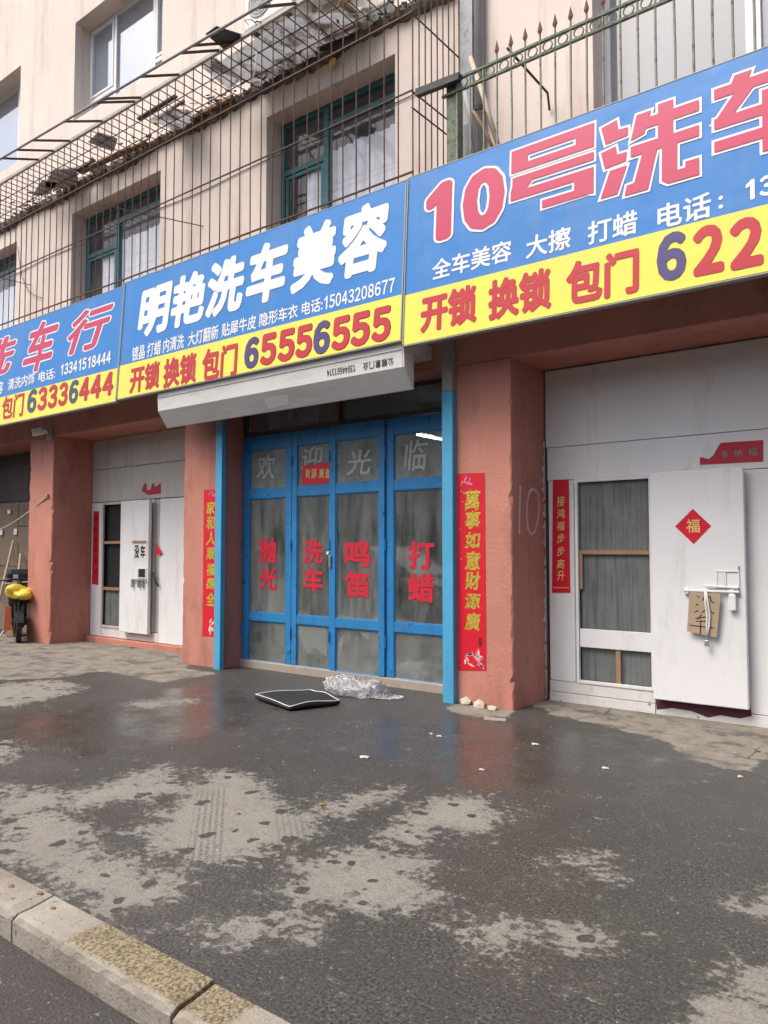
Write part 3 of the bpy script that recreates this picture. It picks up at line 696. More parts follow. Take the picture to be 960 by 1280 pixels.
# dark fanlight over the doors, sill under them
tr = MB(); rect_frame(tr, LX[0], LX[-1], Z['top'] + .006, ZB - .005, YD + .005, YD + .06, .05); px_ = at(421, 515, YD).x; tr.box(px_ - .05, px_ + .05, YD - .01, YD + .055, Z['top'] + .06, ZB - .06)
trm = tr.build('fanlight', 'board_dark', bld); B(LX[0] + .04, LX[-1] - .04, YD + .03, YD + .036, Z['top'] + .05, ZB - .05).build('pane', 'door_glass', trm)
B(px_ - .045, px_ + .045, YD - .03, YD - .011, Z['top'] + .065, ZB - .07).build('wooden_post', 'wood_old', bld)
B(LX[0] - .01, LX[-1] + .01, YD - .03, YD + .1, -.02, .095).build('door_sill', 'concrete', bld, bevel=.012)
# room behind: back wall, floor, tube lamp
mb = MB(); mb.sheet([(-7.6, 10.5, 0), (-4.2, 10.5, 0), (-4.2, 10.5, 3.3), (-7.6, 10.5, 3.3)]); mb.sheet([(-7.6, 7, .01), (-4.2, 7, .01), (-4.2, 10.5, .01), (-7.6, 10.5, .01)])
mb.sheet([(-7.62, 7, 0), (-7.62, 10.5, 0), (-7.62, 10.5, 3.3), (-7.62, 7, 3.3)]); mb.sheet([(-4.2, 7, 0), (-4.2, 10.5, 0), (-4.2, 10.5, 3.3), (-4.2, 7, 3.3)]); mb.sheet([(-7.6, 7, 3.32), (-4.2, 7, 3.32), (-4.2, 10.5, 3.32), (-7.6, 10.5, 3.32)])
mb.build('workshop_wall', 'room_grey', bld, recalc=False)
la, lb = at(521, 543, 7.6), at(556, 550, 7.9)
lamp = thing('tube_lamp', 'lit fluorescent tube seen through the top right pane of the blue doors', 'lamp', tuple((la + lb) / 2))
MB().tube([la, lb], .016, 8).build('tube', 'tube_light', lamp); MB().bar(la + Vector((0, .02, .045)), lb + Vector((0, .02, .045)), .05, .04).build('housing', 'white_frame', lamp)

# white clad fronts ---------------------------------------------------
def panel(x0, x1, z0, z1, m='white_panel', y=YW, th=.03, name='panel', g=.003, par=None, bev=.003):
    return B(x0 + g, x1 - g, y, y + th, z0 + g, z1 - g).build(name, m, par or bld, bevel=bev)
# right front
XR = -0.09
mb = MB(); mb.box(-3.518, XR, YW + .035, YW + .05, 0, ZB); 
panel(-3.505, XR, 2.545, ZB - .012); panel(-3.49, XR, 2.205, 2.545)
panel(-3.48, -3.19, .20, 2.205, 'white_panel'); panel(-3.48, -2.42, .09, .20, 'chipped_white', y=YW - .012); panel(-3.48, -2.42, -.02, .09, 'chipped_white', y=YW - .02)
panel(-2.42, -1.2, .10, 2.205); panel(-1.2, XR, .10, 2.205); panel(-2.42, XR, -.02, .10, 'chipped_white', y=YW - .016)
fr = MB(); rect_frame(fr, -3.19, -2.42, .20, 2.205, YW - .022, YW + .02, .032); frm = fr.build('door_frame', 'white_panel', bld, bevel=.004)
B(-3.158, -2.452, YW + .04, YW + .05, .232, .56).build('plastic_sheet', 'pvc_sheet', frm); B(-3.158, -2.452, YW + .04, YW + .052, .56, 1.47).build('plastic_sheet', 'pvc_sheet', frm); B(-3.158, -2.452, YW + .03, YW + .043, 1.49, 2.173).build('plastic_sheet', 'pvc_sheet', frm)
B(-3.157, -2.453, YW + .004, YW + .029, 1.462, 1.502).build('wood_strip', 'wood_strip', frm); B(-3.155, -3.125, YW + .006, YW + .028, 1.12, 1.46).build('wood_strip', 'wood_strip', frm)
B(-2.80, -2.755, YW + .008, YW + .034, .234, .55).build('wood_strip', 'wood_strip', frm)
B(-3.154, -2.454, YW - .004, YW + .025, .553, .732).build('kick_board', 'white_panel', frm, bevel=.004)
MB().tube([(-3.20, YW - .035, .24), (-3.20, YW - .035, 2.18)], .013, 8).build('pipe_post', 'white_frame', frm)
# sliding leaf
sx0, sx1 = -2.405, -1.605
leafR = B(sx0, sx1, YW - .115, YW - .055, .150, 2.215).build('sliding_door', 'white_panel', bld, bevel=.008)
LYF = YW - .115
q0, q1 = at(895, 713, LYF), at(925, 735, LYF)
fr = MB(); rect_frame(fr, q0.x, q1.x, q1.z, q0.z, LYF - .012, LYF - .001, .012); fr.box(q0.x + .07, q0.x + .085, LYF - .010, LYF - .002, q1.z + .013, q0.z - .013); fr.build('hatch', 'white_panel', leafR, bevel=.002)
B(q0.x + .013, q0.x + .068, LYF - .006, LYF - .0015, q1.z + .013, q0.z - .013).build('hatch_plate', 'paper_white', leafR)
l0, l1 = at(855, 738, LYF - .03), at(924, 740, LYF - .03)
MB().tube([l0, (l1.x, l0.y, l0.z)], .013, 8).build('bolt_bar', 'white_frame', leafR); MB().tube([(l0.x + .17, l0.y + .004, l0.z + .045), (l1.x - .01, l0.y + .004, l0.z + .035)], .010, 8).build('bolt_bar', 'white_frame', leafR)
for fx in (l0.x + .02, l0.x + .19, l1.x - .06):
    B(fx - .02, fx + .02, LYF - .034, LYF - .001, l0.z - .03, l0.z + .02).build('bolt_bracket', 'white_frame', leafR, bevel=.004)
B(l1.x - .085, l1.x - .025, LYF - .05, LYF - .015, l0.z - .16, l0.z - .022).build('lock_body', 'white_frame', leafR, bevel=.008)
B(l1.x - .01, l1.x + .0, LYF - .01, LYF, l0.z - .05, l0.z + .22).build('hasp', 'steel', leafR)
pm = [at(x, y, YW - .016) for x, y in ((819, 868), (850, 871), (900, 877), (930, 879), (937, 878), (940, 895), (925, 898), (900, 894), (885, 897), (865, 889), (840, 885), (821, 887))]
MB().prism(pm, (0, -.002, 0)).build('maroon_patch', 'maroon', bld)
# left front
XL0, XL1 = -11.84, -8.475
panel(XL0, -10.70, 2.85, ZB - .004, 'grey_panel'); panel(-10.70, XL1, 2.85, ZB - .004, 'grey_panel'); panel(XL0, XL1, 2.30, 2.85, 'grey_panel', g=.005)
panel(XL0, -11.53, .09, 2.295, 'white_panel'); panel(-9.96, XL1, .09, 2.295, 'white_panel'); panel(-11.53, -9.96, .09, .235, 'chipped_white')
panel(-10.12, -9.97, .235, 2.295, 'grey_panel', y=YW + .03); panel(-10.84, -10.12, .235, 2.295, 'white_panel', y=YW + .012)  # the narrow grey strip paints in the shadow along the door edge
fr = MB(); rect_frame(fr, -11.53, -10.83, .235, 2.295, YW - .012, YW + .02, .045); frl = fr.build('door_frame', 'grey_panel', bld, bevel=.004)
B(-11.485, -10.875, YW + .05, YW + .06, .28, .86).build('plastic_sheet', 'pvc_sheet', frl); B(-11.485, -10.875, YW + .07, YW + .08, .86, 2.25).build('dark_glass', 'far_window', frl)
for z in (1.63, .875): B(-11.484, -10.876, YW + .002, YW + .04, z - .022, z + .022).build('wood_strip', 'wood_strip', frl)
leafL = B(-10.845, -10.095, YW - .105, YW - .05, .215, 2.285).build('sliding_door', 'white_panel', bld, bevel=.008)
YLF = YW - .105
B(-10.33, -10.15, YLF - .002, YLF + .01, 1.085, 1.215).build('hatch', 'far_window', leafL); fr = MB(); rect_frame(fr, -10.345, -10.135, 1.07, 1.23, YLF - .012, YLF - .0025, .015); fr.build('hatch_frame', 'white_frame', leafL)
MB().tube([(-10.47, YLF - .03, 1.04), (-10.10, YLF - .03, 1.05)], .012, 8).build('bolt_bar', 'steel', leafL)
for fx in (-10.46, -10.3, -10.2): B(fx - .015, fx + .015, YLF - .04, YLF - .001, .93, 1.055).build('bolt_bracket', 'steel', leafL)
MB().tube([(-10.06, YW - .04, 1.16), (-9.99, YW - .05, 1.05), (-9.93, YW - .04, .96)], .018, 6).build('latch', 'dark_steel', bld)
B(-11.84, -8.475, YW - .09, YW + .06, -.02, .085).build('door_step', 'salmon', bld, bevel=.01)
# boarded front at the far left
for i, (a, b, c, d, mm_) in enumerate(((-16.0, -14.0, 2.42, ZB - .01, 'board_dark'), (-14.0, -12.6, 2.42, ZB - .01, 'board_dark'), (-16.0, -14.35, 1.2, 2.42, 'board_brown'), (-14.35, -13.35, 1.95, 2.42, 'board_brown'), (-13.35, -12.6, 1.95, 2.42, 'board_brown'),
        (-14.35, -12.6, .9, 1.95, 'board_brown'), (-16.0, -14.35, -.02, 1.2, 'board_brown'), (-14.35, -12.6, -.02, .9, 'board_brown'))):
    panel(a, b, c, d, mm_, y=YW + random.uniform(-.012, .012), g=.006)
for (x, y, w_, h_) in ((11, 640, 5, 7), (19, 665, 6, 10), (1, 666, 5, 9)):
    p = at(x, y, YW - .02); B(p.x - .06, p.x + .06, YW - .02, YW - .014, p.z - .005 * h_, p.z + .006 * h_).build('paper_scrap', 'paper_white', bld)
# infill behind the panels, both sides
for a, b in ((-16, -12.6), (-11.84, -8.48), (-3.51, -.09)): MB().sheet([(a, YW + .1, 0), (b, YW + .1, 0), (b, YW + .1, ZB), (a, YW + .1, ZB)]).build('back_board', 'room_dark', bld, recalc=False)
# painted number on the pillar side
pl = Plane((-3.52 + .0, 0, 0), (0, 1, 0), (0, 0, 1)); pl.n = Vector((1, 0, 0))
def side(x, y):
    d = ray(x, y); t = (-3.517 - CAM.x) / d.x; return CAM + d * t
def brush(pts, w, name, m, par, sidepl=True):
    P = [side(*p) for p in pts]; mb = MB(); V = []
    for i, p in enumerate(P):
        t = (P[min(i + 1, len(P) - 1)] - P[max(i - 1, 0)]).normalized(); nrm = Vector((1, 0, 0)).cross(t).normalized(); ww = w * random.uniform(.75, 1.1)
        V += [p - nrm * ww, p + nrm * ww]
    mb.add(V, [(2 * i, 2 * i + 1, 2 * i + 3, 2 * i + 2) for i in range(len(P) - 1)]); return mb.build(name, m, par, recalc=False)
pn = brush([(650.5, 607), (650, 620), (649.5, 640), (649, 655), (649, 668)], .019, 'painted_number', 'graffiti', bld)
brush([(667, 611), (662, 614), (659, 628), (658.5, 645), (660, 660), (664, 668), (669, 664), (673, 648), (674, 630), (672, 616), (668.4, 611.6)], .019, 'painted_number', 'graffiti', bld)

# ------------------------------------------------------------------ signboards
SY0, SY1 = 5.90, 6.00                              # foot and head of the leaning boards
def grow(poly, w):                                 # mitred offset of a 2D outline
    n = len(poly); ar = sum(poly[i][0] * poly[(i + 1) % n][1] - poly[(i + 1) % n][0] * poly[i][1] for i in range(n))
    s = 1 if ar > 0 else -1; out = []
    for i in range(n):
        p, q, r = Vector(poly[i - 1]), Vector(poly[i]), Vector(poly[(i + 1) % n])
        d1, d2 = (q - p).normalized(), (r - q).normalized(); n1, n2 = Vector((d1.y, -d1.x)) * s, Vector((d2.y, -d2.x)) * s
        b = n1 + n2
        b = b.normalized() if b.length > 1e-4 else n1
        k = w / max(.45, b.dot(n1)); out.append(tuple(q + b * k))
    return out
def sign(name, label, x0, x1, zb, zt, split):
    root = thing(name, label, 'sign', ((x0 + x1) / 2, SY0, zb), 'printed car wash signboards over the doors')
    ey = Vector((0, SY1 - SY0, zt - zb)); h = ey.length
    pl = Plane((x0, SY0, zb), (1, 0, 0), ey); pl.n = pl.ex.cross(pl.ey).normalized()
    if pl.n.y > 0: pl.n = -pl.n
    W = x1 - x0
    def slab(name, m, u0, u1, v0, v1, d0, d1, bev=0):
        MB().prism([pl.p(u0, v0, d0), pl.p(u1, v0, d0), pl.p(u1, v1, d0), pl.p(u0, v1, d0)], pl.n * (d1 - d0)).build(name, m, root, bevel=bev)
    slab('backing', 'sign_edge', 0, W, 0, h, -.06, -.004, .004)
    slab('blue_field', 'sign_blue', .004, W - .004, split, h - .003, -.003, 0); slab('yellow_band', 'sign_yellow', .004, W - .004, .003, split - .0005, -.003, 0)
    for v in (-.012, h): slab('edge_trim', 'sign_edge', 0, W, v, v + .008, -.06, .003)
    for u in (-.0, W - .012): slab('edge_trim', 'sign_edge', u, u + .012, .013, h - .013, .0005, .010)
    for k in range(int(W / .9) + 1):                # steel struts back to the beam
        u = .3 + k * .9
        if u < W - .1: MB().bar(pl.p(u, .25, -.061), (x0 + u, YP - .002, zb + .35), .04).build('strut', 'rust', root)
    return root, pl, h
# left board
s1, p1, h1 = sign('signboard', 'blue and yellow car wash signboard cut by the left edge, slanted pink brush characters', -16.3, -9.165, 3.515, 5.12, 0.46)
R1 = lambda *a: span(p1, *a)
for ch, xl, xr, yt, yb in (('行', 88, 142, 385, 436), ('车', 33, 74, 402, 462), ('洗', -28, 21, 425, 470)):
    ul, vt = p1.uv(xl, yt); ur, _ = p1.uv(xr, yt); um = (xl + xr) / 2; vt, vb = p1.uv(um, yt)[1], p1.uv(um, yb)[1]
    text_on(p1, s1, 'lettering', ch, 'print_pink', ul, ur, vb, vt, d=.004, bold=.028, shear=.28, outline='print_white', ow=.030)
text_on(p1, s1, 'phone_lettering', '13341518444', 'print_white', *R1(77, 453, 468, 139, 441, 455), bold=.03)
text_on(p1, s1, 'service_lettering', '清洗内饰', 'print_white', *R1(11, 473, 487, 44, 466, 481), bold=.016)
text_on(p1, s1, 'service_lettering', '电话:', 'print_white', *R1(49, 464, 478, 70, 460, 473), bold=.016)
text_on(p1, s1, 'service_lettering', '美容', 'print_white', *R1(-12, 480, 496, 5, 476, 491), bold=.016)
text_on(p1, s1, 'service_lettering', '包门', 'print_red', *R1(4, 496, 525, 31, 490, 519), d=.004, bold=.028)
text_on(p1, s1, 'service_lettering', '换锁', 'print_red', *R1(-40, 505, 533, -4, 498, 527), d=.004, bold=.028)
dx = [(35, 48), (48, 61), (61, 74), (74, 87), (87, 100), (100, 114), (114, 129), (129, 144)]
for k, ch in enumerate('63336444'):
    a, b = dx[k]; f = lambda x: (488 - (x - 35) * .225, 517 - (x - 35) * .222)
    text_on(p1, s1, 'phone_lettering', ch, 'print_slate' if ch == '6' else 'print_red', *R1(a + .6, *f(a), b - .8, *f(b)), d=.004, bold=.045)
# middle board
s2, p2, h2 = sign('signboard', 'middle blue and yellow car wash signboard with big white characters above the shutter box', -9.155, -4.375, 3.535, 5.155, 0.458)
R2 = lambda *a: span(p2, *a)
def lerp(x, a, b): return b[0] + (x - a[0]) * (b[1] - b[0]) / (a[1] - a[0])
X6 = [(174, 214), (215, 256), (259, 305), (309, 359), (365, 420), (424, 485)]
for ch, (a, b) in zip('明艳洗车美容', X6):
    mdl = (a + b) / 2
    yt, yb = lerp(mdl, (194, 454), (358, 256)), lerp(mdl, (194, 454), (418, 343))
    v0, v1 = p2.uv(mdl, yb)[1], p2.uv(mdl, yt)[1]
    text_on(p2, s2, 'lettering', ch, 'print_white', p2.uv(a, (yt + yb) / 2)[0], p2.uv(b, (yt + yb) / 2)[0], v0, v1, d=.004, bold=.046, shear=.10)
for body, a, b in (('镀晶', 166, 182), ('打蜡', 185, 202), ('内清洗', 205, 231), ('大灯翻新', 236, 274), ('贴犀牛皮', 278, 321), ('隐形车衣', 325, 373), ('电话:', 378, 404), ('15043208677', 406, 494)):
    tp = lambda x: lerp(x, (166, 494), (434, 347)); bt = lambda x: lerp(x, (166, 494), (452, 364))
    text_on(p2, s2, 'phone_lettering' if body[0] == '1' else 'service_lettering', body, 'print_white', *R2(a, tp(a), bt(a), b, tp(b), bt(b)), bold=.016 if body[0] != '1' else .022)
for body, a, b in (('开锁', 164, 201), ('换锁', 206, 247), ('包门', 254, 298)):
    tp = lambda x: lerp(x, (164, 298), (459, 427)); bt = lambda x: lerp(x, (164, 298), (491, 470))
    text_on(p2, s2, 'service_lettering', body, 'print_red', *R2(a, tp(a), bt(a), b, tp(b), bt(b)), d=.004, bold=.038)
dx = [(307, 326), (327, 348), (349, 371), (371, 393), (393, 415), (416, 440), (440, 465), (466, 491)]
for k, ch in enumerate('65556555'):
    a, b = dx[k]; tp = lambda x: lerp(x, (307, 491), (424, 381)); bt = lambda x: lerp(x, (307, 491), (462, 424))
    text_on(p2, s2, 'phone_lettering', ch, 'print_violet' if ch == '6' else 'print_red', *R2(a, tp(a), bt(a), b - 1.5, tp(b), bt(b)), d=.004, bold=.045, outline='outline_dark', ow=.012)
# right board
s3, p3, h3 = sign('signboard', 'large blue and yellow signboard at the right with a white-outlined pink number ten', -4.365, 0.75, 3.475, 5.165, 0.50)
R3 = lambda *a: span(p3, *a)
def strokes(pl, par, polys, u0, u1, v0, v1, ow):
    for nm, mtl, g_, d0 in (('lettering', 'print_pink', 0.0, .0075), ('lettering_outline', 'print_white', ow, .0030)):
        mb = MB()
        for k, po in enumerate(polys):
            q = [(u0 + a * (u1 - u0), v0 + b * (v1 - v0)) for a, b in po]
            if g_: q = grow(q, g_)
            bmq = [pl.p(a, b, d0 + .00015 * k) for a, b in q]
            # triangulate concave outlines
            t = bmesh.new(); vv = [t.verts.new(c) for c in bmq]; t.faces.new(vv); bmesh.ops.triangulate(t, faces=t.faces); t.verts.index_update()
            mb.add([v_.co.copy() for v_ in t.verts], [tuple(v_.index for v_ in f_.verts) for f_ in t.faces]); t.free()
        mb.build(nm, mtl, par, recalc=False)
HAO = [[(0, 1), (1, 1), (1, .90), (.20, .86), (.20, .80), (.80, .82), (.80, .90), (1, .91), (1, .70), (0, .66)],
       [(0.06, .60), (1, .64), (1, .53), (.30, .50), (.36, .40), (1, .42), (1, .30), (.20, .29), (.14, .30)] ,
       [(0, .42), (.14, .60), (.32, .60), (.22, .40), (1, .42), (1, .0), (.40, .0), (.44, .12), (.80, .14), (.80, .27), (0, .25)]]
HAO = [[(0, 1), (1, 1), (1, .87), (0, .87)], [(0, .66), (0, .871), (.21, .871), (.21, .66)], [(.79, .66), (.79, .871), (1, .871), (1, .66)], [(.21, .66), (.21, .77), (.79, .77), (.79, .66)],
       [(.02, .585), (1, .585), (1, .47), (.02, .47)], [(.02, .471), (.27, .471), (.20, .37), (0, .37)], [(0, .371), (1, .371), (1, .245), (0, .245)], [(.78, .246), (1, .246), (1, .0), (.78, .06)], [(.40, .115), (.781, .115), (.95, 0), (.40, 0)]]
XI = [[(0, .95), (.17, .99), (.20, .74), (.05, .72)][::-1], [(.15, .86), (.29, .85), (.29, .745), (.15, .735)][::-1], [(0, .63), (.16, .66), (.19, .43), (.045, .41)][::-1], [(.14, .55), (.28, .545), (.27, .435), (.14, .42)][::-1], [(.10, .37), (.28, .375), (.18, .05), (0, .05)][::-1]]
XI += [[(.38, .96), (.53, .96), (.46, .70), (.32, .66)][::-1], [(.42, .885), (1, .885), (1, .755), (.42, .755)], [(.60, 1), (.75, 1), (.75, .5), (.60, .5)], [(.32, .585), (1, .585), (1, .455), (.32, .455)],
       [(.44, .456), (.59, .456), (.50, .0), (.26, .0), (.28, .12), (.36, .13)][::-1], [(.64, .456), (.79, .456), (.79, .13), (.64, .13)], [(.64, .131), (1, .131), (1, 0), (.70, 0), (.64, .05)], [(.87, .13), (1, .13), (1, .20), (.87, .20)]]
CHE = [[(.0, .93), (1, .93), (1, .80), (.0, .80)], [(.22, 1.02), (.40, 1.02), (.36, .92), (.18, .92)], [(.22, .81), (.42, .81), (.18, .52), (0, .52)], [(.0, .555), (1, .555), (1, .425), (.0, .425)],
       [(.50, .72), (.66, .72), (.66, -.02), (.50, -.02)], [(.0, .275), (1, .275), (1, .145), (.0, .145)]]
def box3(xl, ylt, ylb, xr, yrt, yrb): return R3(xl, ylt, ylb, xr, yrt, yrb)
ul, ur, vb, vt = box3(534, 232, 303, 566, 226, 300); text_on(p3, s3, 'lettering', '1', 'print_pink', ul, ur, vb, vt, d=.006, bold=.062, outline='print_white', ow=.032)
ul, ur, vb, vt = box3(580, 212, 288, 632, 210, 285); text_on(p3, s3, 'lettering', '0', 'print_pink', ul, ur, vb, vt, d=.006, bold=.062, outline='print_white', ow=.032)
strokes(p3, s3, HAO, *box3(640, 188, 266, 743, 156, 248), .020)
strokes(p3, s3, XI, *box3(752, 146, 250, 874, 124, 223), .020)
ucw = p3.uv(893, 150)[0]; strokes(p3, s3, CHE, ucw, ucw + .66, p3.uv(900, 204)[1], p3.uv(935, 91)[1], .020)
for body, a, b in (('全车美容', 541, 640), ('大擦', 658, 714), ('打蜡', 735, 797), ('电话', 822, 889)):
    tp = lambda x: lerp(x, (541, 889), (324, 240)); bt = lambda x: lerp(x, (541, 889), (349, 272))
    text_on(p3, s3, 'service_lettering', body, 'print_white', *R3(a, tp(a), bt(a), b, tp(b), bt(b)), bold=.02)
text_on(p3, s3, 'service_lettering', ':', 'print_white', *R3(898, 246, 262, 904, 244, 260), bold=.02)
text_on(p3, s3, 'phone_lettering', '13', 'print_white', *R3(932, 226, 250, 968, 217, 244), bold=.035)
for body, a, b in (('开锁', 527, 597), ('换锁', 611, 690), ('包门', 708, 799)):
    tp = lambda x: lerp(x, (527, 799), (370, 308)); bt = lambda x: lerp(x, (527, 799), (416, 366))
    text_on(p3, s3, 'service_lettering', body, 'print_red', *R3(a, tp(a), bt(a), b, tp(b), bt(b)), d=.004, bold=.042)
for ch, a, b in (('6', 821, 858), ('2', 866, 905), ('2', 912, 954)):
    tp = lambda x: lerp(x, (821, 950), (294, 268)); bt = lambda x: lerp(x, (821, 950), (354, 332))
    text_on(p3, s3, 'phone_lettering', ch, 'print_violet' if ch == '6' else 'print_red', *R3(a, tp(a), bt(a), b, tp(b), bt(b)), d=.004, bold=.05)

# ------------------------------------------------------------------ roller shutter
sh = thing('roller_shutter', 'white roller shutter box with blue guide rails around the blue doors', 'roller shutter', (-6.3, 6.3, 0))
prof = [(5.955, 3.60), (5.945, 3.46), (5.955, 3.285), (6.10, 3.085), (6.12, 3.085), (6.12, 3.60)]
MB().prism([(-8.30, y, z) for y, z in prof], (3.90, 0, 0)).build('shutter_box', 'shutter_white', sh, bevel=.006)
B(-8.28, -4.42, 6.121, YP - .003, 3.46, 3.60).build('shutter_back', 'shutter_white', sh)
for x in (-8.315, -4.398): MB().prism([(x, y + .004 * (1 if y < 6 else -1), z) for y, z in prof], (.014, 0, 0)).build('end_plate', 'shutter_white', sh)
MB().prism([(-8.29, 5.9438, 3.462), (-8.29, 5.936, 3.455), (-8.29, 5.944, 3.448)], (3.88, 0, 0)).build('lip', 'shutter_white', sh)
for a, b in ((-7.735, -7.615), (-4.262, -4.135)):
    rl = MB(); rl.box(a, b, YP - .075, YP - .004, -.015, 3.10); rl.build('guide_rail', 'rail_blue', sh, bevel=.006)
    B(a + .001, b - .001, YP - .0745, YP - .0045, 3.101, 3.60).build('guide_rail_top', 'rail_bare', sh, bevel=.005)
pl = Plane((0, 5.949, 3.37), (1, 0, 0), (0, .057 * -1 + .067, -.175 * -1)); pl = Plane((0, 5.945, 3.46), (1, 0, 0), (0, -.010, .175)); pl.n = Vector((0, -1, -.057)).normalized()
u0, v0 = pl.uv(409, 468); u1, v1 = pl.uv(444, 458); text_on(pl, sh, 'print', '13844661314', 'black_ink', u0, u1, pl.uv(426, 468)[1], pl.uv(426, 459)[1], d=.002, bold=.02, rot180=True)
u0, v0 = pl.uv(454, 459); u1, v1 = pl.uv(492, 450); text_on(pl, sh, 'print', '公顺意门业', 'black_ink', u0, u1, pl.uv(473, 460)[1], pl.uv(473, 450)[1], d=.002, bold=.02, rot180=True, space=1.15)
tn_ = Vector((0, -.2, -.145)).normalized()                                  # old sticker on the sloping face
pl = Plane((0, 5.955, 3.285), (1, 0, 0), (0, -.145, .2)); pl.n = tn_
qs = [pl.uv(*p) for p in ((330, 498), (360, 493), (362, 505), (336, 511))]
MB().prism([pl.p(u, v, .001) for u, v in qs], pl.n * .0015).build('sticker', 'paper_white', sh)

# ------------------------------------------------------------------ window cage
CY0, CY1, CX0, CX1 = 6.11, YU - .005, -14.6, -4.385
cage = thing('window_cage', 'long rusty window security cage of thin bars over the second floor windows', 'security cage', (-9, 6.5, 5.1))
def brod(a, b, r=.0075, m='rust', n=5, name='bar'): return MB().tube([a, b], r, n).build(name, m, cage)
x, k = CX1, 0
proto = None
while x > CX0:
    jit = random.uniform(-.006, .006)
    a = MB().tube([(x + jit, CY0, 5.02), (x + jit + random.uniform(-.012, .012), CY0 + random.uniform(-.008, .008), 6.3), (x + jit, CY0, 7.73)], .0078, 5).build('bar', 'rust', cage)
    if k: MB().tube([(x + jit, CY0 + .01, 7.735), (x + jit + random.uniform(-.015, .015), CY1 - .3, 7.73 + random.uniform(-.02, 0)), (x + jit, CY1, 7.735)], .0075, 5).build('bar', 'rust', cage)
    x -= .184; k += 1
for z, r, m_ in ((6.93, .014, 'rust'), (6.12, .010, 'rust'), (5.28, .012, 'rust'), (5.16, .012, 'rust')):
    MB().tube([(CX0, CY0 - .012, z), (-9.5, CY0 - .012, z - .006), (CX1 + .012, CY0 - .012, z)], r, 5).build('rail', m_, cage)
B(CX0, CX1, CY0 - .03, CY0 + .012, 7.725, 7.775).build('rail', 'galv', cage, bevel=.004)
for yy in (6.4, 6.7): MB().tube([(CX0, yy, 7.722), (CX1, yy, 7.722)], .008, 5).build('rail', 'rust', cage)
MB().bar((CX0, CY1 - .02, 7.72), (CX1, CY1 - .02, 7.72), .03).build('rail', 'rust_dark', cage)
for i in range(1, 9):                                # right-hand end
    yy = CY0 + (CY1 - CY0) * i / 8.0 - (.0 if i < 8 else .012)
    brod((CX1, yy, 5.02), (CX1, yy, 7.73))
for z in (7.735, 6.93, 6.12, 5.95): brod((CX1 - .012, CY0, z), (CX1 - .012, CY1, z), .009, name='rail')
brod((-9.95, CY0 + .01, 6.52), (-8.75, CY1, 6.18), .008, name='stay'); brod((-14.3, CY0 + .01, 6.55), (-13.6, CY1 - .02, 6.35), .008, name='stay')

# drying rack hung out in front of the cage
rack = thing('drying_rack', 'grey steel drying rail on short arms in front of the cage top', 'drying rack', (-9, 5.8, 7.4))
zr = lambda X: 7.36 + (X + 5.8) * -.028
MB().tube([(-14.4, 5.5, zr(-14.4)), (-5.0, 5.5, zr(-5))], .017, 8).build('rail', 'grey_pipe', rack)
for px_i in ((2, 201), (20, 190), (40, 180), (80, 157), (120, 133), (128, 130), (175, 101), (225, 70), (241, 62), (322, 10)):
    X = at(px_i[0], px_i[1], 5.5).x
    MB().bar((X, 5.5, zr(X)), (X + .01, CY0 - .03, 7.74), .014, .03).build('arm', 'rust', rack)

# junk lying on the cage roof
def slab_thing(name, label, cat, m, pts, th, group=None, bev=.003, bend=0.0):
    """a sheet or board lying at real depth: corner points in metres"""
    P = [Vector(p) for p in pts]; c = sum(P, Vector()) / len(P); nrm = (P[1] - P[0]).cross(P[2] - P[1]).normalized()
    if nrm.z < 0: nrm = -nrm
    o = MB().prism(P, nrm * th).build(name, m, origin=c, bevel=bev); return tag(o, label, cat, group)
T = 7.745
G = 'scrap left on top of the window cage'
def top(x, y, z=T): return onz(x, y, z)
slab_thing('tar_board', 'black bent board laid across the grey drying rail', 'board', 'tar_paper', [top(258, 44, 7.40), top(272, 34, 7.5), top(303, 44, 7.79), top(280, 62, 7.74)], .02, G)
slab_thing('metal_sheet', 'large pale grey dirt-stained sheet lying on the right half of the cage roof', 'sheet', 'film_sheet', [top(262, 85), top(372, 16), top(470, 18, T + .05), top(440, 48), top(330, 112)], .008, G)
slab_thing('plastic_board', 'dull grey flat board lying on the cage near the black tar board', 'sheet', 'film_sheet', [top(250, 82, T + .01), top(268, 72, T + .02), top(305, 98, T + .01), top(285, 112, T + .01)], .012, G)
slab_thing('foam_board', 'small grey square board on the cage roof below the upper white window', 'board', 'sheet_grey', [top(110, 178), top(122, 166), top(147, 174), top(142, 190)], .02, G)
slab_thing('foam_board', 'pale grey board on the cage roof, middle of the scrap row', 'board', 'film_sheet', [top(186, 150), top(215, 136), top(240, 140), top(238, 160), top(224, 166)], .015, G)
slab_thing('foam_board', 'crumpled dark grey board at the left end of the scrap row', 'board', 'sheet_grey', [top(55, 232), top(66, 213), top(96, 210), top(98, 232), top(70, 238)], .03, G)
slab_thing('foam_board', 'thin grey offcut at the left of the scrap row on the cage', 'board', 'sheet_grey', [top(40, 245), top(52, 226), top(72, 228), top(60, 244)], .02, G)
def stick(label, a, b, w_, h_, m='wood_old', name='plank'):
    a, b = Vector(a), Vector(b); o = MB().bar(a, b, w_, h_).build(name, m, origin=(a + b) / 2, bevel=.003); return tag(o, label, 'plank', G)
stick('dark plank slanting up from the cage roof under the upper window', top(173, 149, T + .03), top(220, 120, T + .05), .06, .03, 'tar_paper')
stick('short dark plank just below the slanting one on the cage', top(196, 148, T + .02), top(230, 126, T + .03), .04, .03, 'wood_old')
stick('long brown plank along the back of the cage roof', top(100, 216, T + .02), top(183, 178, T + .02), .09, .03)
stick('long pale wooden lath lying along the cage roof', top(123, 202, T + .025), top(163, 184, T + .025), .05, .03, 'wood_strip')
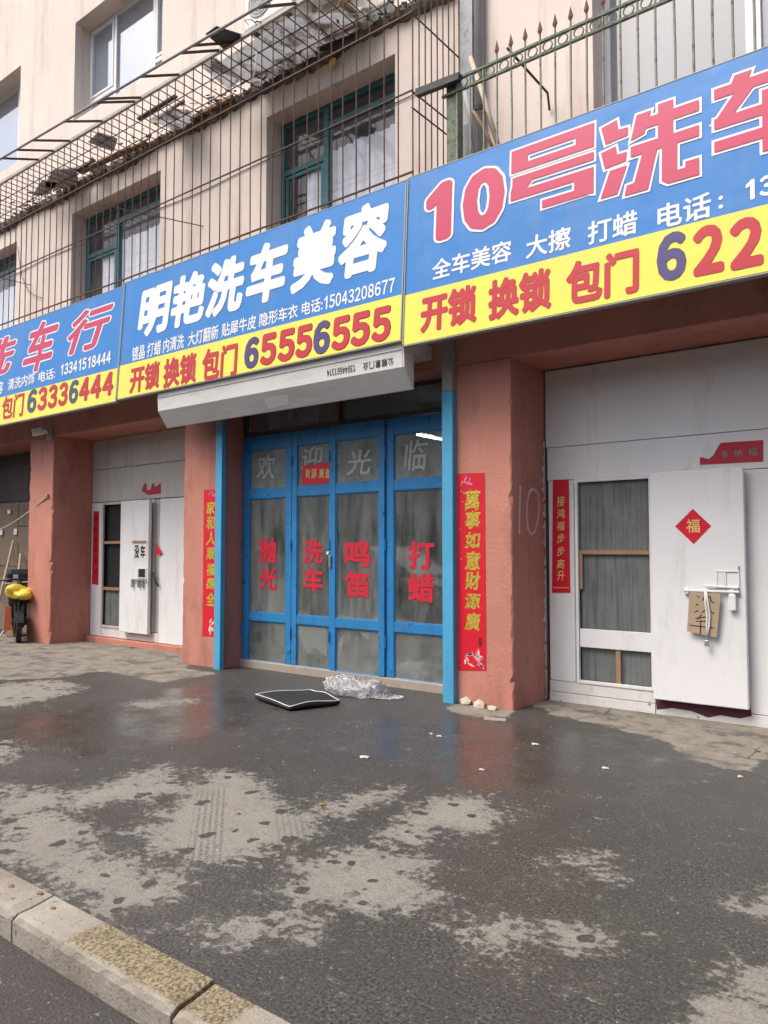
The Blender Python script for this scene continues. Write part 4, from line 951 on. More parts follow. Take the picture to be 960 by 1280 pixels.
stick('brown pole lying low along the left of the cage', top(60, 232, T + .05), top(118, 200, T + .05), .05, .04)
stick('dark beam along the wall side of the cage above the left pane', top(240, 150, T + .02), top(292, 122, T + .02), .10, .05, 'wood_old')
stick('wood pole near the right end of the cage roof', top(404, 48, T + .03), top(450, 28, T + .03), .05, .05, 'wood_strip')
stick('dark wooden beam at the right end of the cage roof', top(398, 60, T + .02), top(450, 40, T + .02), .09, .05, 'tar_paper')
stick('steep plank leaning over the far right of the cage roof', top(425, 2, T + .15), top(447, 20, T + .05), .07, .04, 'wood_old')
def crumple(name, label, cat, m, c, rx, ry, rz, seed, n=26, amp=.35, group=None, sub=2, flat=True, smooth=False, zmin=None):
    rnd = random.Random(seed); bm = bmesh.new(); bmesh.ops.create_icosphere(bm, subdivisions=sub, radius=1)
    bumps = [(Vector((rnd.gauss(0, 1), rnd.gauss(0, 1), rnd.gauss(0, 1))).normalized(), rnd.uniform(-amp, amp), rnd.uniform(3, 9)) for _ in range(n)]
    for v in bm.verts:
        d = v.co.normalized(); s = 1 + sum(a * max(0, d.dot(q)) ** p for q, a, p in bumps) + rnd.uniform(-.05, .05)
        v.co = Vector((d.x * s * rx, d.y * s * ry, d.z * s * rz))
        if zmin is not None and v.co.z < zmin: v.co.z = zmin + rnd.uniform(0, .004)
    me_ = bpy.data.meshes.new(name); bm.to_mesh(me_); bm.free(); me_.materials.append(MATS[m])
    if smooth: me_.polygons.foreach_set('use_smooth', [True] * len(me_.polygons))
    o = bpy.data.objects.new(name, me_); col.objects.link(o); o.location = c; ROOT[o.name] = Vector(c)
    return tag(o, label, cat, group)
crumple('rag', 'small yellow rag caught under the cage roof above the teal window', 'rag', 'yellow_bag', at(416, 77, 6.93), .055, .04, .05, 3)
crumple('plastic_wad', 'grey plastic bundle wedged at the right corner of the cage roof', 'plastic', 'film_sheet', top(463, 20, T + .12), .30, .2, .14, 5)
crumple('plastic_wad', 'dirty wad of debris on the left part of the cage roof', 'plastic', 'sheet_grey', top(120, 212, T + .06), .22, .14, .07, 8)
crumple('plastic_wad', 'dirty wad of debris on the middle of the cage roof', 'plastic', 'sheet_grey', top(150, 205, T + .05), .22, .10, .05, 9)
MB().tube([at(321, 65, CY0 - .02), at(320, 82, CY0 - .02), at(317, 95, CY0 - .025), at(313, 104, CY0 - .02)], .010, 5, r1=.004)
rg = MB().tube([at(321, 65, CY0 - .02), at(320, 82, CY0 - .02), at(317, 95, CY0 - .025), at(313, 104, CY0 - .02)], .012, 5, r1=.004).build('rag_strip', 'paper_white', origin=at(318, 85, CY0))
tag(rg, 'white strip of cloth tied to a cage bar beside the metal sheet', 'rag')

dvr = random.Random(17); dv = MB()
for k in range(16):
    p_ = top(dvr.uniform(320, 420), dvr.uniform(28, 60), T + .03); pts_ = [p_]
    for q_ in range(5): pts_.append(pts_[-1] + Vector((dvr.uniform(-.10, .10), dvr.uniform(-.08, .08), dvr.uniform(-.03, .03))))
    dv.tube(pts_, .007, 4, r1=.003)
tag(dv.build('dead_vine', 'rust_dark'), 'dry dark vine twigs tangled on the pale sheet over the cage', 'vine')
db = MB()
for k in range(420):
    X_ = dvr.uniform(-14.2, -4.6); Y_ = CY1 - abs(dvr.gauss(0, .16)) - .03; Z_ = T + dvr.uniform(0, .05); a_ = dvr.uniform(0, 3.14); l_, w_ = dvr.uniform(.02, .13), dvr.uniform(.008, .03)
    if Y_ < CY0 + .05: continue
    d_ = Vector((math.cos(a_), math.sin(a_) * .6, dvr.uniform(-.3, .3))) * l_; db.bar((X_, Y_, Z_), Vector((X_, Y_, Z_)) + d_, w_, w_ * .6)
tag(db.build('rubbish', 'ledge_grime'), 'loose broken rubbish strewn along the back of the cage roof', 'rubbish', kind='stuff')
# outdoor air conditioner on the upper wall
ac0 = at(306, 25, 6.72)
acx, acz = at(330, 20, 6.6).x, at(330, 30, 6.6).z
ac = thing('air_conditioner', 'white outdoor air conditioner unit high on the wall above the cage', 'air conditioner', (acx, 6.7, acz))
B(acx - .32, acx + .55, 6.55, 6.93, acz, acz + .60).build('casing', 'ac_white', ac, bevel=.02)
for r_ in (.05, .09, .13, .17, .21): MB().disc((acx - .02, 6.542, acz + .30), (0, 1, 0), r_ - .006, r_, .012, 24).build('grille_ring', 'ac_white', ac)
MB().disc((acx - .02, 6.5455, acz + .30), (0, 1, 0), 0, .225, .004, 24).build('fan_recess', 'grey_pipe', ac)
for dx_ in (-.2, .4): B(acx + dx_ - .02, acx + dx_ + .02, 6.56, YU - .002, acz - .045, acz - .001).build('bracket', 'rust', ac)
MB().tube([(acx - .42, 6.97, acz + 1.4), (acx - .43, 6.97, acz + .2), (acx - .40, 6.97, acz - .25)], .018, 6).build('pipe', 'rope', ac)
B(acx + .62, acx + 1.25, 6.6, 6.95, acz + .12, acz + .7).build('second_casing', 'ac_white', ac, bevel=.02)

# ------------------------------------------------------------------ picket fence above the right board
FYY = 6.15
fence = thing('picket_fence', 'green and rust spear-topped iron railing above the right signboard', 'railing', (-2, FYY, 5.0))
zt = lambda X: 6.065; zl = lambda X: 5.945
xa = at(569, 100, FYY).x
for zf in (6.065, 5.945): MB().bar((xa - .15, FYY, zf), (1.2, FYY, zf), .03, .022).build('rail', 'verdigris', fence)
X, k = xa + .02, 0
pk = fin = ring = None
while X < 1.0:
    tall = k >= 3
    o = MB().tube([(X, FYY, 5.02), (X + random.uniform(-.006, .006), FYY, 5.5), (X, FYY, 6.13 if tall else 6.06)], .0105, 6).build('picket', 'picket_paint', fence)
    if tall:
        f = MB(); f.add([(X, FYY, 6.12), (X - .026, FYY, 6.175), (X, FYY - .014, 6.175), (X + .026, FYY, 6.175), (X, FYY + .014, 6.175), (X, FYY, 6.275)],
                        [(0, 2, 1), (0, 3, 2), (0, 4, 3), (0, 1, 4), (5, 1, 2), (5, 2, 3), (5, 3, 4), (5, 4, 1)]); f.build('finial', 'finial_rust', o)
    MB().disc((X + .0735, FYY, 6.005), (0, 1, 0), .040, .050, .012, 16).build('ring', 'verdigris', fence)
    X += .147; k += 1
B(at(557, 90, FYY).x - .0, at(557, 90, FYY).x + .13, FYY + .01, FYY + .11, 5.0, 6.08).build('post', 'verdigris', fence, bevel=.006)
MB().bar(at(521, 117, FYY - .05), at(575, 96, FYY - .05), .06, .07).build('angle_iron', 'tar_paper', fence)
MB().tube([at(634, 60, FYY + .02), (at(690, 122, YU).x, YU - .1, at(690, 122, YU).z), (at(688, 132, YU).x, YU - .02, at(688, 132, YU).z - .06)], .012, 6).build('stay', 'rust_dark', fence)
# grey downpipe, sheets and poles in the gap between cage and fence
dp = thing('downpipe', 'grey downpipe running up the wall between the cage and the fence', 'pipe', (-4.1, 6.95, 4.5))
MB().tube([(-4.10, 6.93, 4.4), (-4.10, 6.93, 13.5)], .055, 12).build('pipe', 'grey_pipe', dp, smooth=True)
for z in (6.2, 8.0, 10): MB().disc((-4.10, 6.93, z), (0, 0, 1), .054, .068, .05, 14).build('clip', 'rust_dark', dp)
B(-4.34, -4.19, 6.94, YU - .003, 4.4, 9.5).build('cover_strip', 'sheet_grey', dp)
def pole(label, a, b, r, m): 
    a, b = Vector(a), Vector(b); return tag(MB().tube([a, (a + b) / 2 + Vector((.01, 0, 0)), b], r, 7).build('pole', m, origin=b, smooth=True), label, 'pole', 'poles stored behind the fence')
pole('pale wooden pole leaning behind the fence beside the downpipe', at(588, 72, 6.6), at(625, 190, 6.4), .025, 'rope')
pole('grey pole leaning low behind the first fence pickets', at(580, 110, 6.5), at(598, 200, 6.35), .03, 'grey_pipe')
pole('thin pale lath leaning between the fence and the wall', at(592, 140, 6.45), at(616, 185, 6.35), .018, 'wood_strip')
tag(B(-4.02, -3.86, 6.40, 6.44, 4.9, 5.75).build('board', 'sheet_grey', origin=(-3.94, 6.42, 4.9), bevel=.004), 'weathered grey board standing behind the first fence pickets', 'board')
pts = [Vector((X_, YU - .012, 6.72 + .02 * math.sin(X_ * 2.3))) for X_ in frange(-15, -4.5, .35)]
tag(MB().tube(pts, .006, 5).build('cable', 'cable', origin=pts[0]), 'thin black cable sagging along the cream wall between the teal windows', 'cable')
pts = [at(*p, YU - .03) for p in ((22, 308), (27, 345), (36, 365), (47, 371), (52, 372))]
tag(MB().tube(pts, .006, 5).build('cable', 'cable', origin=pts[0]), 'thin cable hanging in a loop by the leftmost teal window', 'cable')

# ------------------------------------------------------------------ red papers
def paper(name, label, cat, pts, Y, m='red_paper', th=.002, group=None, curl=0.0):
    P = [at(x, y, Y) for x, y in pts]; c = sum(P, Vector()) / len(P)
    o = MB().prism(P, (0, -th, 0)).build(name, m, origin=c); return tag(o, label, cat, group)
def chars_v(o, body, m, Y, xl, xr, ytops, bold=.02, shear=0.0):
    pl = Plane((0, Y, 0), (1, 0, 0), (0, 0, 1))
    for ch, (ya, yb) in zip(body, ytops):
        a, va = pl.uv(xl, ya); b, vb = pl.uv(xr, yb); text_on(pl, o, 'lettering', ch, m, a, b, vb, va, d=.001, bold=bold, shear=shear)
def petals(o, Y, cx, cy, n, rad, mats, seed, sx=10, sy=10):
    rnd = random.Random(seed)
    for k in range(n):
        x, y = cx + rnd.uniform(-sx, sx), cy + rnd.uniform(-sy, sy); c = at(x, y, Y); a = rnd.uniform(0, 6.28); l, w_ = rad * rnd.uniform(.7, 1.5), rad * rnd.uniform(.25, .45)
        d, e = Vector((math.cos(a), 0, math.sin(a))), Vector((-math.sin(a), 0, math.cos(a)))
        MB().sheet([c - d * l, c + e * w_ - d * l * .2, c + d * l, c - e * w_ + d * l * .1]).build('printed_petal', rnd.choice(mats), o, recalc=False)
CG = 'red spring festival papers'
Yc = YP - .002
c3 = paper('couplet', 'long red paper couplet with gold characters on the pillar right of the blue doors', 'couplet', [(572, 592), (606, 591), (608, 838), (573, 838)], Yc, group=CG)
chars_v(c3, '萬事如意財源廣', 'gold_foil', Yc - .003, 581, 601, [(613, 638), (639, 661), (665, 686), (689, 713), (714, 738), (741, 762), (765, 789)], .036, .1)
petals(c3, Yc - .0035, 582, 600, 7, .028, ['pink_ink', 'pink_ink', 'pale_ink'], 1, 6, 5); petals(c3, Yc - .0038, 592, 824, 16, .035, ['pale_ink', 'gold_ink', 'pink_ink', 'pale_ink'], 2, 12, 10); petals(c3, Yc - .004, 578, 650, 6, .012, ['pale_ink'], 4, 3, 55)
text_on(Plane((0, Yc - .003, 0), (1, 0, 0), (0, 0, 1)), c3, 'lettering', '春', 'dark_ink', at(598, 800, Yc).x, at(603, 800, Yc).x, at(600, 808, Yc).z, at(600, 796, Yc).z, d=.001)
c2 = paper('couplet', 'long red couplet half hidden by the blue rail left of the doors', 'couplet', [(255, 612), (272.5, 612), (271, 796), (253, 795)], Yc, group=CG)
chars_v(c2, '家和人順福壽全', 'gold_foil', Yc - .003, 258, 269, [(627, 643), (645, 662), (664, 682), (684, 700), (704, 720), (722, 737), (740, 758)], .036, .1)
petals(c2, Yc - .0035, 265, 617, 5, .03, ['pink_ink', 'pale_ink'], 5, 5, 3); petals(c2, Yc - .0038, 262, 782, 9, .045, ['pale_ink', 'gold_ink', 'pink_ink'], 6, 6, 10)
Yr = YW - .002
cr = paper('couplet', 'short red couplet with fine gold characters left of the grey plastic doorway', 'couplet', [(691, 600), (711, 599), (713, 741), (690, 741)], Yr, group=CG)
chars_v(cr, '接鸿福步步高升', 'gold_ink', Yr - .003, 696, 706, [(620, 633), (636, 648), (652, 663), (667, 679), (683, 695), (699, 711), (713, 726)], .012, .1)
MB().sheet([at(x, y, Yr - .0032) for x, y in ((692, 735), (711, 735), (711, 734.2), (692, 734.2))]).build('printed_line', 'gold_ink', cr, recalc=False)
cl = paper('couplet', 'narrow plain red couplet beside the door in the left white front', 'couplet', [(117, 639), (124, 639), (123, 731), (115, 730)], Yr, group=CG)
chars_v(cl, '迎新春事事如', 'dark_ink', Yr - .003, 118, 121.5, [(645, 652), (658, 665), (671, 678), (683, 690), (697, 704), (712, 719)], .01)
d0 = LYF - .001
fu = paper('paper_diamond', 'red diamond paper with a gold luck character on the white sliding door', 'paper', [(844, 658), (866, 636), (889, 657.5), (867, 680)], d0, group=CG)
text_on(Plane((0, d0 - .003, 0), (1, 0, 0), (0, 0, 1)), fu, 'lettering', '福', 'gold_ink', at(858, 658, d0).x, at(875, 658, d0).x, at(866, 666, d0).z, at(866, 649, d0).z, d=.001, bold=.012)
bn = paper('paper_banner', 'torn faded red banner stuck above the white sliding door', 'paper', [(875, 581), (875, 571.5), (879, 572.5), (886.5, 574.5), (892, 569), (896, 562), (901, 553.5), (954, 550), (954, 577)], Yr, 'red_paper_faded', group=CG)
pl = Plane((0, Yr - .003, 0), (1, 0, 0), (0, 0, 1))
for ch, a, b, ya, yb in (('春', 901.5, 910, 563, 573), ('纳', 917, 928, 562, 571), ('福', 935, 947, 560, 570)):
    text_on(pl, bn, 'lettering', ch, 'dull_ink', pl.uv(a, ya)[0], pl.uv(b, ya)[0], pl.uv(a, yb)[1], pl.uv(a, ya)[1], d=.001, bold=.014)
MB().prism([at(x, y, Yr - .004) for x, y in ((876, 571), (886, 574), (892, 569), (899, 556), (893, 561))], (0, -.006, 0)).build('curled_corner', 'paper_white', bn)
sc_l = paper('paper_scrap', 'ragged red paper scrap above the door in the left white front', 'paper', [(177, 614), (180, 605), (183, 604), (184, 613), (188, 612), (190, 605), (193, 604), (193, 609), (197, 607), (201, 603), (201, 617), (186, 619)], Yr, 'red_paper_faded', group=CG)
rd = paper('red_pennant', 'small red triangle of paper in the gap right of the left sliding door', 'paper', [(195, 677), (197.5, 683), (202, 691), (195, 695)], YW - .03, 'red_paper', group=CG)
leaf, pa, pb, y0 = leaves[1]
gb = paper('paper_banner', 'small red banner with gold characters behind the second top pane of the blue doors', 'paper', [(378, 582), (412, 578), (412, 604), (378, 606)], y0 + .0185, group=CG)
pl = Plane((0, y0 + .0155, 0), (1, 0, 0), (0, 0, 1)); gx = [(382, 388), (389, 396), (399, 405), (406.5, 412)]
for ch, (a, b) in zip('財源廣進', gx): text_on(pl, gb, 'lettering', ch, 'gold_ink', pl.uv(a, 590)[0], pl.uv(b, 590)[0], pl.uv(a, 598)[1], pl.uv(a, 586)[1], d=.001, bold=.02)
# notices on the sliding doors
nl = paper('paper_notice', 'white paper notice with two large black characters on the left sliding door', 'notice', [(166.5, 678), (183, 677), (182.5, 701), (166, 700)], YLF - .001, 'paper_white')
pl = Plane((0, YLF - .004, 0), (1, 0, 0), (0, 0, 1)); text_on(pl, nl, 'lettering', '没', 'black_ink', pl.uv(168, 690)[0], pl.uv(174, 690)[0], pl.uv(168, 698)[1], pl.uv(168, 681)[1], d=.001, bold=.035); text_on(pl, nl, 'lettering', '车', 'black_ink', pl.uv(175.5, 690)[0], pl.uv(181.5, 690)[0], pl.uv(176, 698)[1], pl.uv(176, 681)[1], d=.001, bold=.035)
B(at(166, 678, YLF).x, at(183, 678, YLF).x, YLF - .012, YLF - .004, at(170, 679, YLF).z, at(170, 676, YLF).z).build('clip_board', 'wood_strip', nl)
cb = paper('cardboard_notice', 'brown cardboard with handwritten black characters hung from the door bolt', 'notice', [(862, 741), (901, 742), (900, 757), (896, 797), (859, 789)], LYF - .045, 'cardboard', th=.006)
Yk = LYF - .0525
def hand(pts, w_=.006):
    P = [at(x, y, Yk) for x, y in pts]; V = []
    for i, p in enumerate(P):
        t = (P[min(i + 1, len(P) - 1)] - P[max(i - 1, 0)]).normalized(); nn = Vector((-t.z, 0, t.x)) * w_ * random.uniform(.5, 1.0); V += [p - nn, p + nn]
    MB().add(V, [(2 * i, 2 * i + 1, 2 * i + 3, 2 * i + 2) for i in range(len(P) - 1)]).build('pen_stroke', 'black_ink', cb, recalc=False)
for s_ in ([(871, 744.5), (874, 747)], [(870, 755), (873, 756.5)], [(868, 765.5), (873, 763)], [(878, 751), (881, 745), (888, 746), (889, 752), (893, 754)], [(877, 766), (888, 758), (884, 762), (893, 767)], [(869, 773), (883, 771)], [(877, 768), (870, 777), (884, 776.5)], [(862, 781.5), (892, 785)], [(876, 774), (875.5, 792)]): hand(s_)
st = thing('strap', 'grey knotted cloth strap with a small padlock hanging over the cardboard notice', 'strap', tuple(at(884, 800, LYF - .06)))
for dx_ in (-1.6, 1.6):
    MB().tube([at(882 + dx_ * .3, 738, LYF - .06), at(883 + dx_, 752, LYF - .063), at(885.5 + dx_, 768, LYF - .064), at(885 + dx_, 782, LYF - .063), at(883.5, 797, LYF - .06)], .009, 6).build('band', 'paper_white', st, smooth=True)
q = at(883.5, 803, LYF - .055); B(q.x - .018, q.x + .018, q.y - .012, q.y + .012, q.z - .035, q.z + .02).build('padlock', 'steel', st, bevel=.006)

# ------------------------------------------------------------------ security camera and rope on the left pillar
p = at(50, 541, YP - .15)
cc = thing('security_camera', 'white dome-headed security camera under the beam at the left pillar', 'security camera', (p.x, YP, p.z))
B(p.x + .02, p.x + .14, YP - .06, YP - .001, p.z - .12, p.z + .13).build('bracket', 'rail_bare', cc, bevel=.01)
MB().tube([(p.x + .08, YP - .06, p.z + .02), (p.x - .02, YP - .16, p.z + .02)], .035, 10).build('arm', 'ac_white', cc, smooth=True)
MB().tube([(p.x + .03, YP - .12, p.z + .03), (p.x - .03, YP - .22, p.z), (p.x - .05, YP - .26, p.z - .01)], .062, 14).build('head', 'ac_white', cc, bevel=.01)
MB().tube([(p.x - .045, YP - .255, p.z - .008), (p.x - .055, YP - .275, p.z - .012)], .035, 12).build('lens', 'black_plastic', cc)
ra, rb = at(60, 620, YP - .02), Vector((-14.6, 6.62, 1.75))
pts = [ra + (rb - ra) * t + Vector((0, 0, -.10 * math.sin(math.pi * t))) for t in [i / 10 for i in range(11)]]
tag(MB().tube(pts, .011, 6).build('rope', 'rope', origin=ra), 'pale rope tied to the left pillar and running out of view', 'rope')
MB().disc(ra, (1, 0, 0), .012, .035, .02, 8).build('knot', 'rope', bpy.data.objects['rope'])

# ------------------------------------------------------------------ scooter and brooms beside the left pillar
fw = onz(23, 803); fw.z = 0
hd = Vector((.90, -.43, 0)).normalized(); sdv = Vector((-hd.y, hd.x, 0))
sc = thing('electric_scooter', 'dark electric scooter with covered load parked left of the first pillar', 'scooter', tuple(fw))
def S(f_, s_, z): return fw + hd * f_ + sdv * s_ + Vector((0, 0, z))
for f_ in (0, -1.15):
    wh = MB(); wh.disc(S(f_, 0, .24), sdv, .165, .24, .085, 24); wo = wh.build('wheel', 'rubber', sc, bevel=.015)
    MB().disc(S(f_, 0, .24), sdv, .03, .166, .05, 16).build('rim', 'dark_steel', wo)
for s_ in (-.06, .06): MB().tube([S(0, s_, .24), S(-.10, s_, .62)], .018, 8).build('fork', 'dark_steel', sc)
fe = MB(); V = []
for k in range(9):
    a = R(20 + k * 17); 
    for s_ in (-.065, .065): V.append(S(math.cos(a) * .275, s_, .24 + math.sin(a) * .275))
fe.add(V, [(2 * i, 2 * i + 1, 2 * i + 3, 2 * i + 2) for i in range(8)]); fe.build('fender', 'black_plastic', sc, smooth=True)
MB().tube([S(-.10, 0, .6), S(-.22, 0, 1.0)], .03, 8).build('steering_stem', 'dark_steel', sc)
MB().tube([S(-.30, -.33, 1.0), S(-.22, -.15, 1.02), S(-.22, .15, 1.02), S(-.30, .33, 1.0)], .016, 8).build('handlebar', 'black_plastic', sc)
MB().prism([S(-.12, -.17, .62), S(-.10, .17, .62), S(-.2, .17, .95), S(-.22, -.17, .95)], hd * -.05).build('leg_shield', 'black_plastic', sc, bevel=.02)
MB().prism([S(-.16, -.16, .26), S(-.16, .16, .26), S(-1.1, .14, .30), S(-1.1, -.14, .30)], (0, 0, .07)).build('footboard', 'black_plastic', sc, bevel=.02)
MB().prism([S(-.62, -.15, .36), S(-.62, .15, .36), S(-1.25, .13, .42), S(-1.25, -.13, .42)], (0, 0, .28)).build('body', 'dark_steel', sc, bevel=.03)
MB().prism([S(-.58, -.15, .68), S(-.58, .15, .68), S(-1.2, .14, .70), S(-1.2, -.14, .70)], (0, 0, .09)).build('seat', 'black_plastic', sc, bevel=.03)
MB().tube([S(-.14, 0, .80), S(-.06, 0, .79)], .07, 12).build('headlight', 'ac_white', sc)
MB().tube([S(-.45, -.14, .28), S(-.42, -.30, .02)], .012, 6).build('kickstand', 'steel', sc)
MB().prism([S(-.05, -.22, .20), S(-.05, -.10, .20), S(-.12, -.12, .58), S(-.12, -.20, .58)], hd * -.03).build('mud_flap', 'orange_plastic', sc)
lb_ = thing('black_bundle', 'black wrapped bundle carried on the scooter by the left pillar', 'bundle', tuple(S(-.42, .05, .70)))
MB().prism([S(-.28, -.02, .42), S(-.26, .24, .42), S(-.6, .24, .42), S(-.6, -.02, .42)], (0, 0, .31)).build('wrapped_box', 'black_plastic', lb_, bevel=.06)
MB().prism([S(-.24, -.20, .72), S(-.22, .26, .72), S(-.66, .26, .72), S(-.66, -.2, .72)], (0, 0, .46)).build('wrapped_box', 'black_plastic', lb_, bevel=.07)
MB().prism([S(-.23, -.10, .80), S(-.23, -.02, .80), S(-.23, -.02, 1.10), S(-.23, -.10, 1.10)], hd * .012).build('tape', 'sheet_grey', lb_)
MB().tube([S(-.215, -.23, .95), S(-.205, .28, .99)], .012, 6).build('cord', 'rope', lb_)
crumple('yellow_bag', 'yellow plastic bag slung over the front of the dark scooter', 'bag', 'yellow_bag', S(-.08, .02, .80), .13, .17, .10, 27, n=70, amp=.42, sub=4)
for lab, a, b in (('tall broom handle leaning on the boards behind the scooter', (17, 675), (4, 730)), ('shorter broom handle leaning on the boards nearest the left pillar', (26, 692), (20, 740))):
    A, Bq = at(*a, YW - .06), at(*b, YW - .30); dd = (Bq - A); E_ = A + dd * ((A.z - .08) / -dd.z) if dd.z < 0 else Bq
    br = thing('broom', lab, 'broom', tuple(E_), 'brooms behind the scooter'); MB().tube([A, E_], .022, 8).build('handle', 'rope', br, smooth=True)
    MB().prism([E_ + Vector((-.14, -.03, -.07)), E_ + Vector((.14, -.03, -.07)), E_ + Vector((.05, -.02, .16)), E_ + Vector((-.05, -.02, .16))], (0, .06, 0)).build('bristles', 'wood_old', br)

# ------------------------------------------------------------------ things lying before the blue doors
# flat black cushion with white piping
cA, cB_, cC, cD = onz(320, 868, .062), onz(362, 881, .062), onz(424, 874, .062), onz(388, 861, .062)
for q_ in (cA, cB_, cC, cD): q_.z = 0
cz = Vector((0, 0, 1))
def bil(u, v): return (cA * (1 - u) + cB_ * u) * (1 - v) + (cD * (1 - u) + cC * u) * v
ctr = bil(.5, .5); n_ = 14; V = []; F = []
def puff(u, v): return (min(u, 1 - u) * 2) ** .5 * (min(v, 1 - v) * 2) ** .5
def sag(u, v): return .012 * math.sin(u * 7 + 1) * math.sin(v * 5) - .018 * math.exp(-((u - 1) ** 2 + v ** 2) * 9)
for j in range(n_ + 1):
    for i in range(n_ + 1):
        u, v = i / n_, j / n_; V.append(bil(u, v) + cz * (.062 + .018 * puff(u, v) + sag(u, v)))
top_ring = [i for i in range(n_ + 1)] + [(j + 1) * (n_ + 1) - 1 for j in range(1, n_ + 1)] + [n_ * (n_ + 1) + i for i in range(n_ - 1, -1, -1)] + [j * (n_ + 1) for j in range(n_ - 1, 0, -1)]
for j in range(n_):
    for i in range(n_): a_ = j * (n_ + 1) + i; F.append((a_, a_ + 1, a_ + n_ + 2, a_ + n_ + 1))
prev = top_ring
for zf, ins in ((.7, -.012), (.35, -.006), (.08, .03)):
    cur = []
    for k in top_ring:
        p_ = V[k]; d_ = (ctr - p_); d_.z = 0; cur.append(len(V)); V.append(Vector((p_.x, p_.y, p_.z * zf + .002)) + d_.normalized() * ins)
    m_ = len(cur); F += [(prev[k], prev[(k + 1) % m_], cur[(k + 1) % m_], cur[k]) for k in range(m_)]; prev = cur
cu = thing('seat_cushion', 'flat black cushion with white piping lying on the wet ground before the doors', 'cushion', (ctr.x, ctr.y, 0))
MB().add(V, F).build('cover', 'black_fabric', cu, smooth=True)
MB().tube([V[k] + (V[k] - ctr).normalized() * .004 + cz * .002 for k in top_ring] + [V[top_ring[0]]], .0042, 6).build('piping', 'piping', cu, smooth=True)
# transparent plastic bag
pb_ = onz(452, 872)
bagm = crumple('plastic_bag', 'crumpled clear plastic bag lying against the blue doors next to the black cushion', 'bag', 'clear_film', (pb_.x, pb_.y + .10, .0), 0.36, .30, .22, 31, n=110, amp=.42, sub=5, zmin=.004, smooth=True)
bagm.rotation_euler.z = R(28)
MB_ = bagm.data
for v in MB_.vertices:
    f_ = math.sin(v.co.x * 41 + 3 * math.sin(v.co.y * 37)) * .012 + math.sin(v.co.y * 63 + v.co.z * 50) * .008
    if v.co.z > .02: v.co += v.co.normalized() * f_
# rubble at the pillar foot
for lab, x, y, s_, sd_ in (('larger cream rubble stone at the pillar foot nearest the blue rail', 583, 881, .085, 1), ('rounded cream rubble stone second from the blue rail', 599, 884, .075, 2), ('small cream rubble chip third from the blue rail', 615, 887, .05, 3)):
    g_ = onz(x, y); crumple('rubble_stone', lab, 'stone', 'stone', (g_.x, g_.y, s_ * .32), s_, s_ * .7, s_ * .6, 40 + sd_, n=24, amp=.3, sub=1, group='rubble at the pillar foot')
g_ = onz(618, 901); tag(MB().bar((g_.x - .09, g_.y - .02, .012), (g_.x + .10, g_.y + .03, .014), .025, .02).build('stick', 'stone', origin=(g_.x, g_.y, 0)), 'short pale stick lying near the rubble before the pillar', 'stick')
LG = 'scraps of litter on the wet pavement'
for lab, x, y, s_ in (('white paper scrap on the wet asphalt before the plastic bag', 456, 947, .045), ('white scrap on the asphalt left of the blue rail foot', 549, 921, .03), ('pale flat stone chip on the asphalt right of the pillar', 669, 931, .04), ('tiny pale chip on the asphalt below the pillar reflection', 602, 963, .025), ('pale crumb on the asphalt near the right door sill', 757, 961, .03), ('tiny pale chip beside the reflection of the blue rail', 539, 918, .02), ('orange peel scrap on the dry patch in the middle', 403, 1006, .028), ('pale scrap lying before the white door at the right', 925, 972, .02)):
    g_ = onz(x, y); crumple('litter_scrap', lab, 'litter', 'leaf_dry' if 'orange' in lab else 'litter', (g_.x, g_.y, .006), s_, s_ * .6, .008, int(x), n=8, amp=.3, sub=1, group=LG)
KG = 'dry leaves on the kerb and gutter'
for lab, x, y, zz in (('brown leaf scrap on the kerb near the left edge', 14, 1107, .022), ('brown leaf scrap on the kerb before the granite stretch', 66, 1135, .022), ('tiny brown leaf on the kerb joint at the left', 50, 1116, .024), ('small yellow leaf on the road by the kerb', 124, 1232, KZ + .006)):
    g_ = onz(x, y, zz); crumple('leaf', lab, 'leaf', 'leaf_dry', (g_.x, g_.y, zz), .018, .012, .004, int(x) + 3, n=8, amp=.4, sub=1, group=KG)
# loose grit and small chips on the asphalt
rnd = random.Random(5); mb = MB()
for k in range(4000):
    x_, y_ = rnd.uniform(-11, .4), KB + 5.2 * rnd.random() ** 1.1 + .05
    if y_ > 6.4: continue
    s_ = rnd.uniform(.002, .006) * (1.8 if rnd.random() < .05 else 1); a = rnd.uniform(0, 6.28); z = rnd.uniform(.3, .8) * s_
    c_, s__ = math.cos(a) * s_, math.sin(a) * s_
    mb.add([(x_ + c_, y_ + s__, 0), (x_ - s__, y_ + c_ * .7, 0), (x_ - c_, y_ - s__, 0), (x_ + s__, y_ - c_ * .8, 0), (x_, y_, z + .002)], [(0, 1, 4), (1, 2, 4), (2, 3, 4), (3, 0, 4)])
tag(mb.build('gravel', 'gravel_chip'), 'loose grit and small chips scattered over the wet pavement', 'gravel', kind='stuff')

# ------------------------------------------------------------------ across the street: what the panes mirror
ob = thing('opposite_building', 'grey block across the street mirrored in the panes of the blue doors', 'building', (-8, -24, 0))
mb = MB(); mb.box(-60, 30, -36, -24, -.2, 9); mb.build('wall', 'far_wall', ob)
wp_ = B(-59, -57.4, -23.99, -23.95, 1.2, 2.8).build('window', 'far_window', ob)
for i in range(28):
    for j in range(3):
        if i or j: share(wp_, 'window', ob, (i * 3.1, 0, j * 2.9))
B(-60, 30, -23.9, -23.6, 8.9, 9.3).build('cornice', 'concrete', ob)

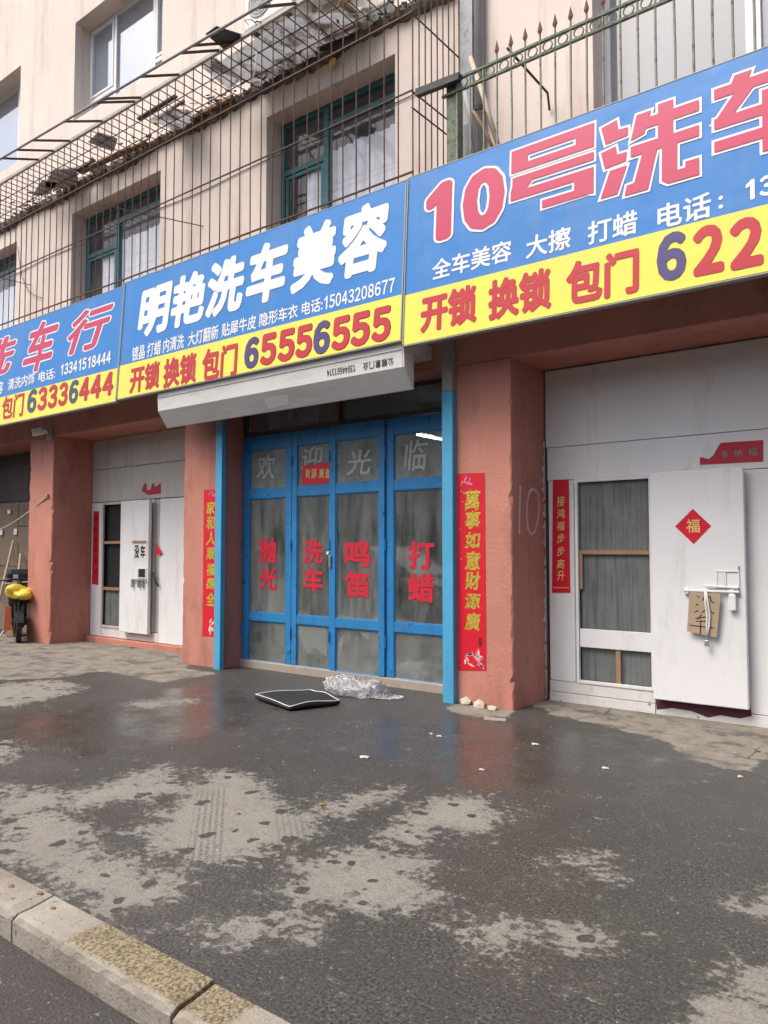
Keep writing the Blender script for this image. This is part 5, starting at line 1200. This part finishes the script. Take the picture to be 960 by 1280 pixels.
# parked car at the kerb left of the camera, mirrored in the panes
car = thing('parked_car', 'dark parked car at the kerb, seen mirrored in the panes of the blue doors', 'car', (-10, .55, KZ))
CXa, CYc = -12.3, .55
def cprof(pts, y0, y1): return MB().prism([(CXa + a, y0, KZ + b) for a, b in pts], (0, y1 - y0, 0))
cprof([(0, .35), (.02, .85), (.12, 1.02), (.5, 1.08), (3.3, 1.06), (4.35, .92), (4.55, .75), (4.58, .35), (4.1, .25), (.5, .25)], CYc - .88, CYc + .88).build('body', 'dark_steel', car, bevel=.06)
cprof([(.12, 1.04), (.45, 1.62), (.8, 1.70), (2.3, 1.68), (3.35, 1.06)], CYc - .74, CYc + .74).build('cabin', 'dark_steel', car, bevel=.05)
for yy in (CYc - .752, CYc + .742):
    for q_ in ([(.35, 1.10), (.58, 1.56), (1.05, 1.60), (1.05, 1.10)], [(1.12, 1.10), (1.12, 1.60), (1.95, 1.60), (1.95, 1.10)], [(2.02, 1.10), (2.02, 1.60), (2.3, 1.58), (3.0, 1.10)]):
        cprof(q_, yy, yy + .01).build('side_window', 'far_window', car)
MB().prism([(CXa + 3.36, CYc - .68, KZ + 1.09), (CXa + 3.36, CYc + .68, KZ + 1.09), (CXa + 2.42, CYc + .62, KZ + 1.65), (CXa + 2.42, CYc - .62, KZ + 1.65)], (.012, 0, .014)).build('windscreen', 'far_window', car)
for wx_ in (.85, 3.75):
    for yy in (CYc - .80, CYc + .80):
        wo = MB().disc((CXa + wx_, yy, KZ + .33), (0, 1, 0), .20, .33, .2, 24).build('wheel', 'rubber', car, bevel=.02); MB().disc((CXa + wx_, yy, KZ + .33), (0, 1, 0), 0.02, .205, .16, 16).build('rim', 'steel', wo)
for yy in (CYc - .68, CYc + .5): B(CXa + 4.50, CXa + 4.60, yy, yy + .2, KZ + .66, KZ + .80).build('headlight', 'ac_white', car, bevel=.02)

# broken render along the seam between the right pillar and the white front
sr_ = random.Random(23); V = []
zs_ = frange(.02, 2.6, .035)
for z_ in zs_:
    w_ = max(.004, sr_.gauss(.018, .016)) + (.03 if sr_.random() < .08 else 0); V += [(-3.5165, YW + .012, z_), (-3.5165, YW - .01 - w_, z_ + sr_.uniform(-.01, .01))]
MB().add(V, [(2 * i, 2 * i + 1, 2 * i + 3, 2 * i + 2) for i in range(len(zs_) - 1) if sr_.random() > .12]).build('plaster_edge', 'chipped_white', bld, recalc=False)
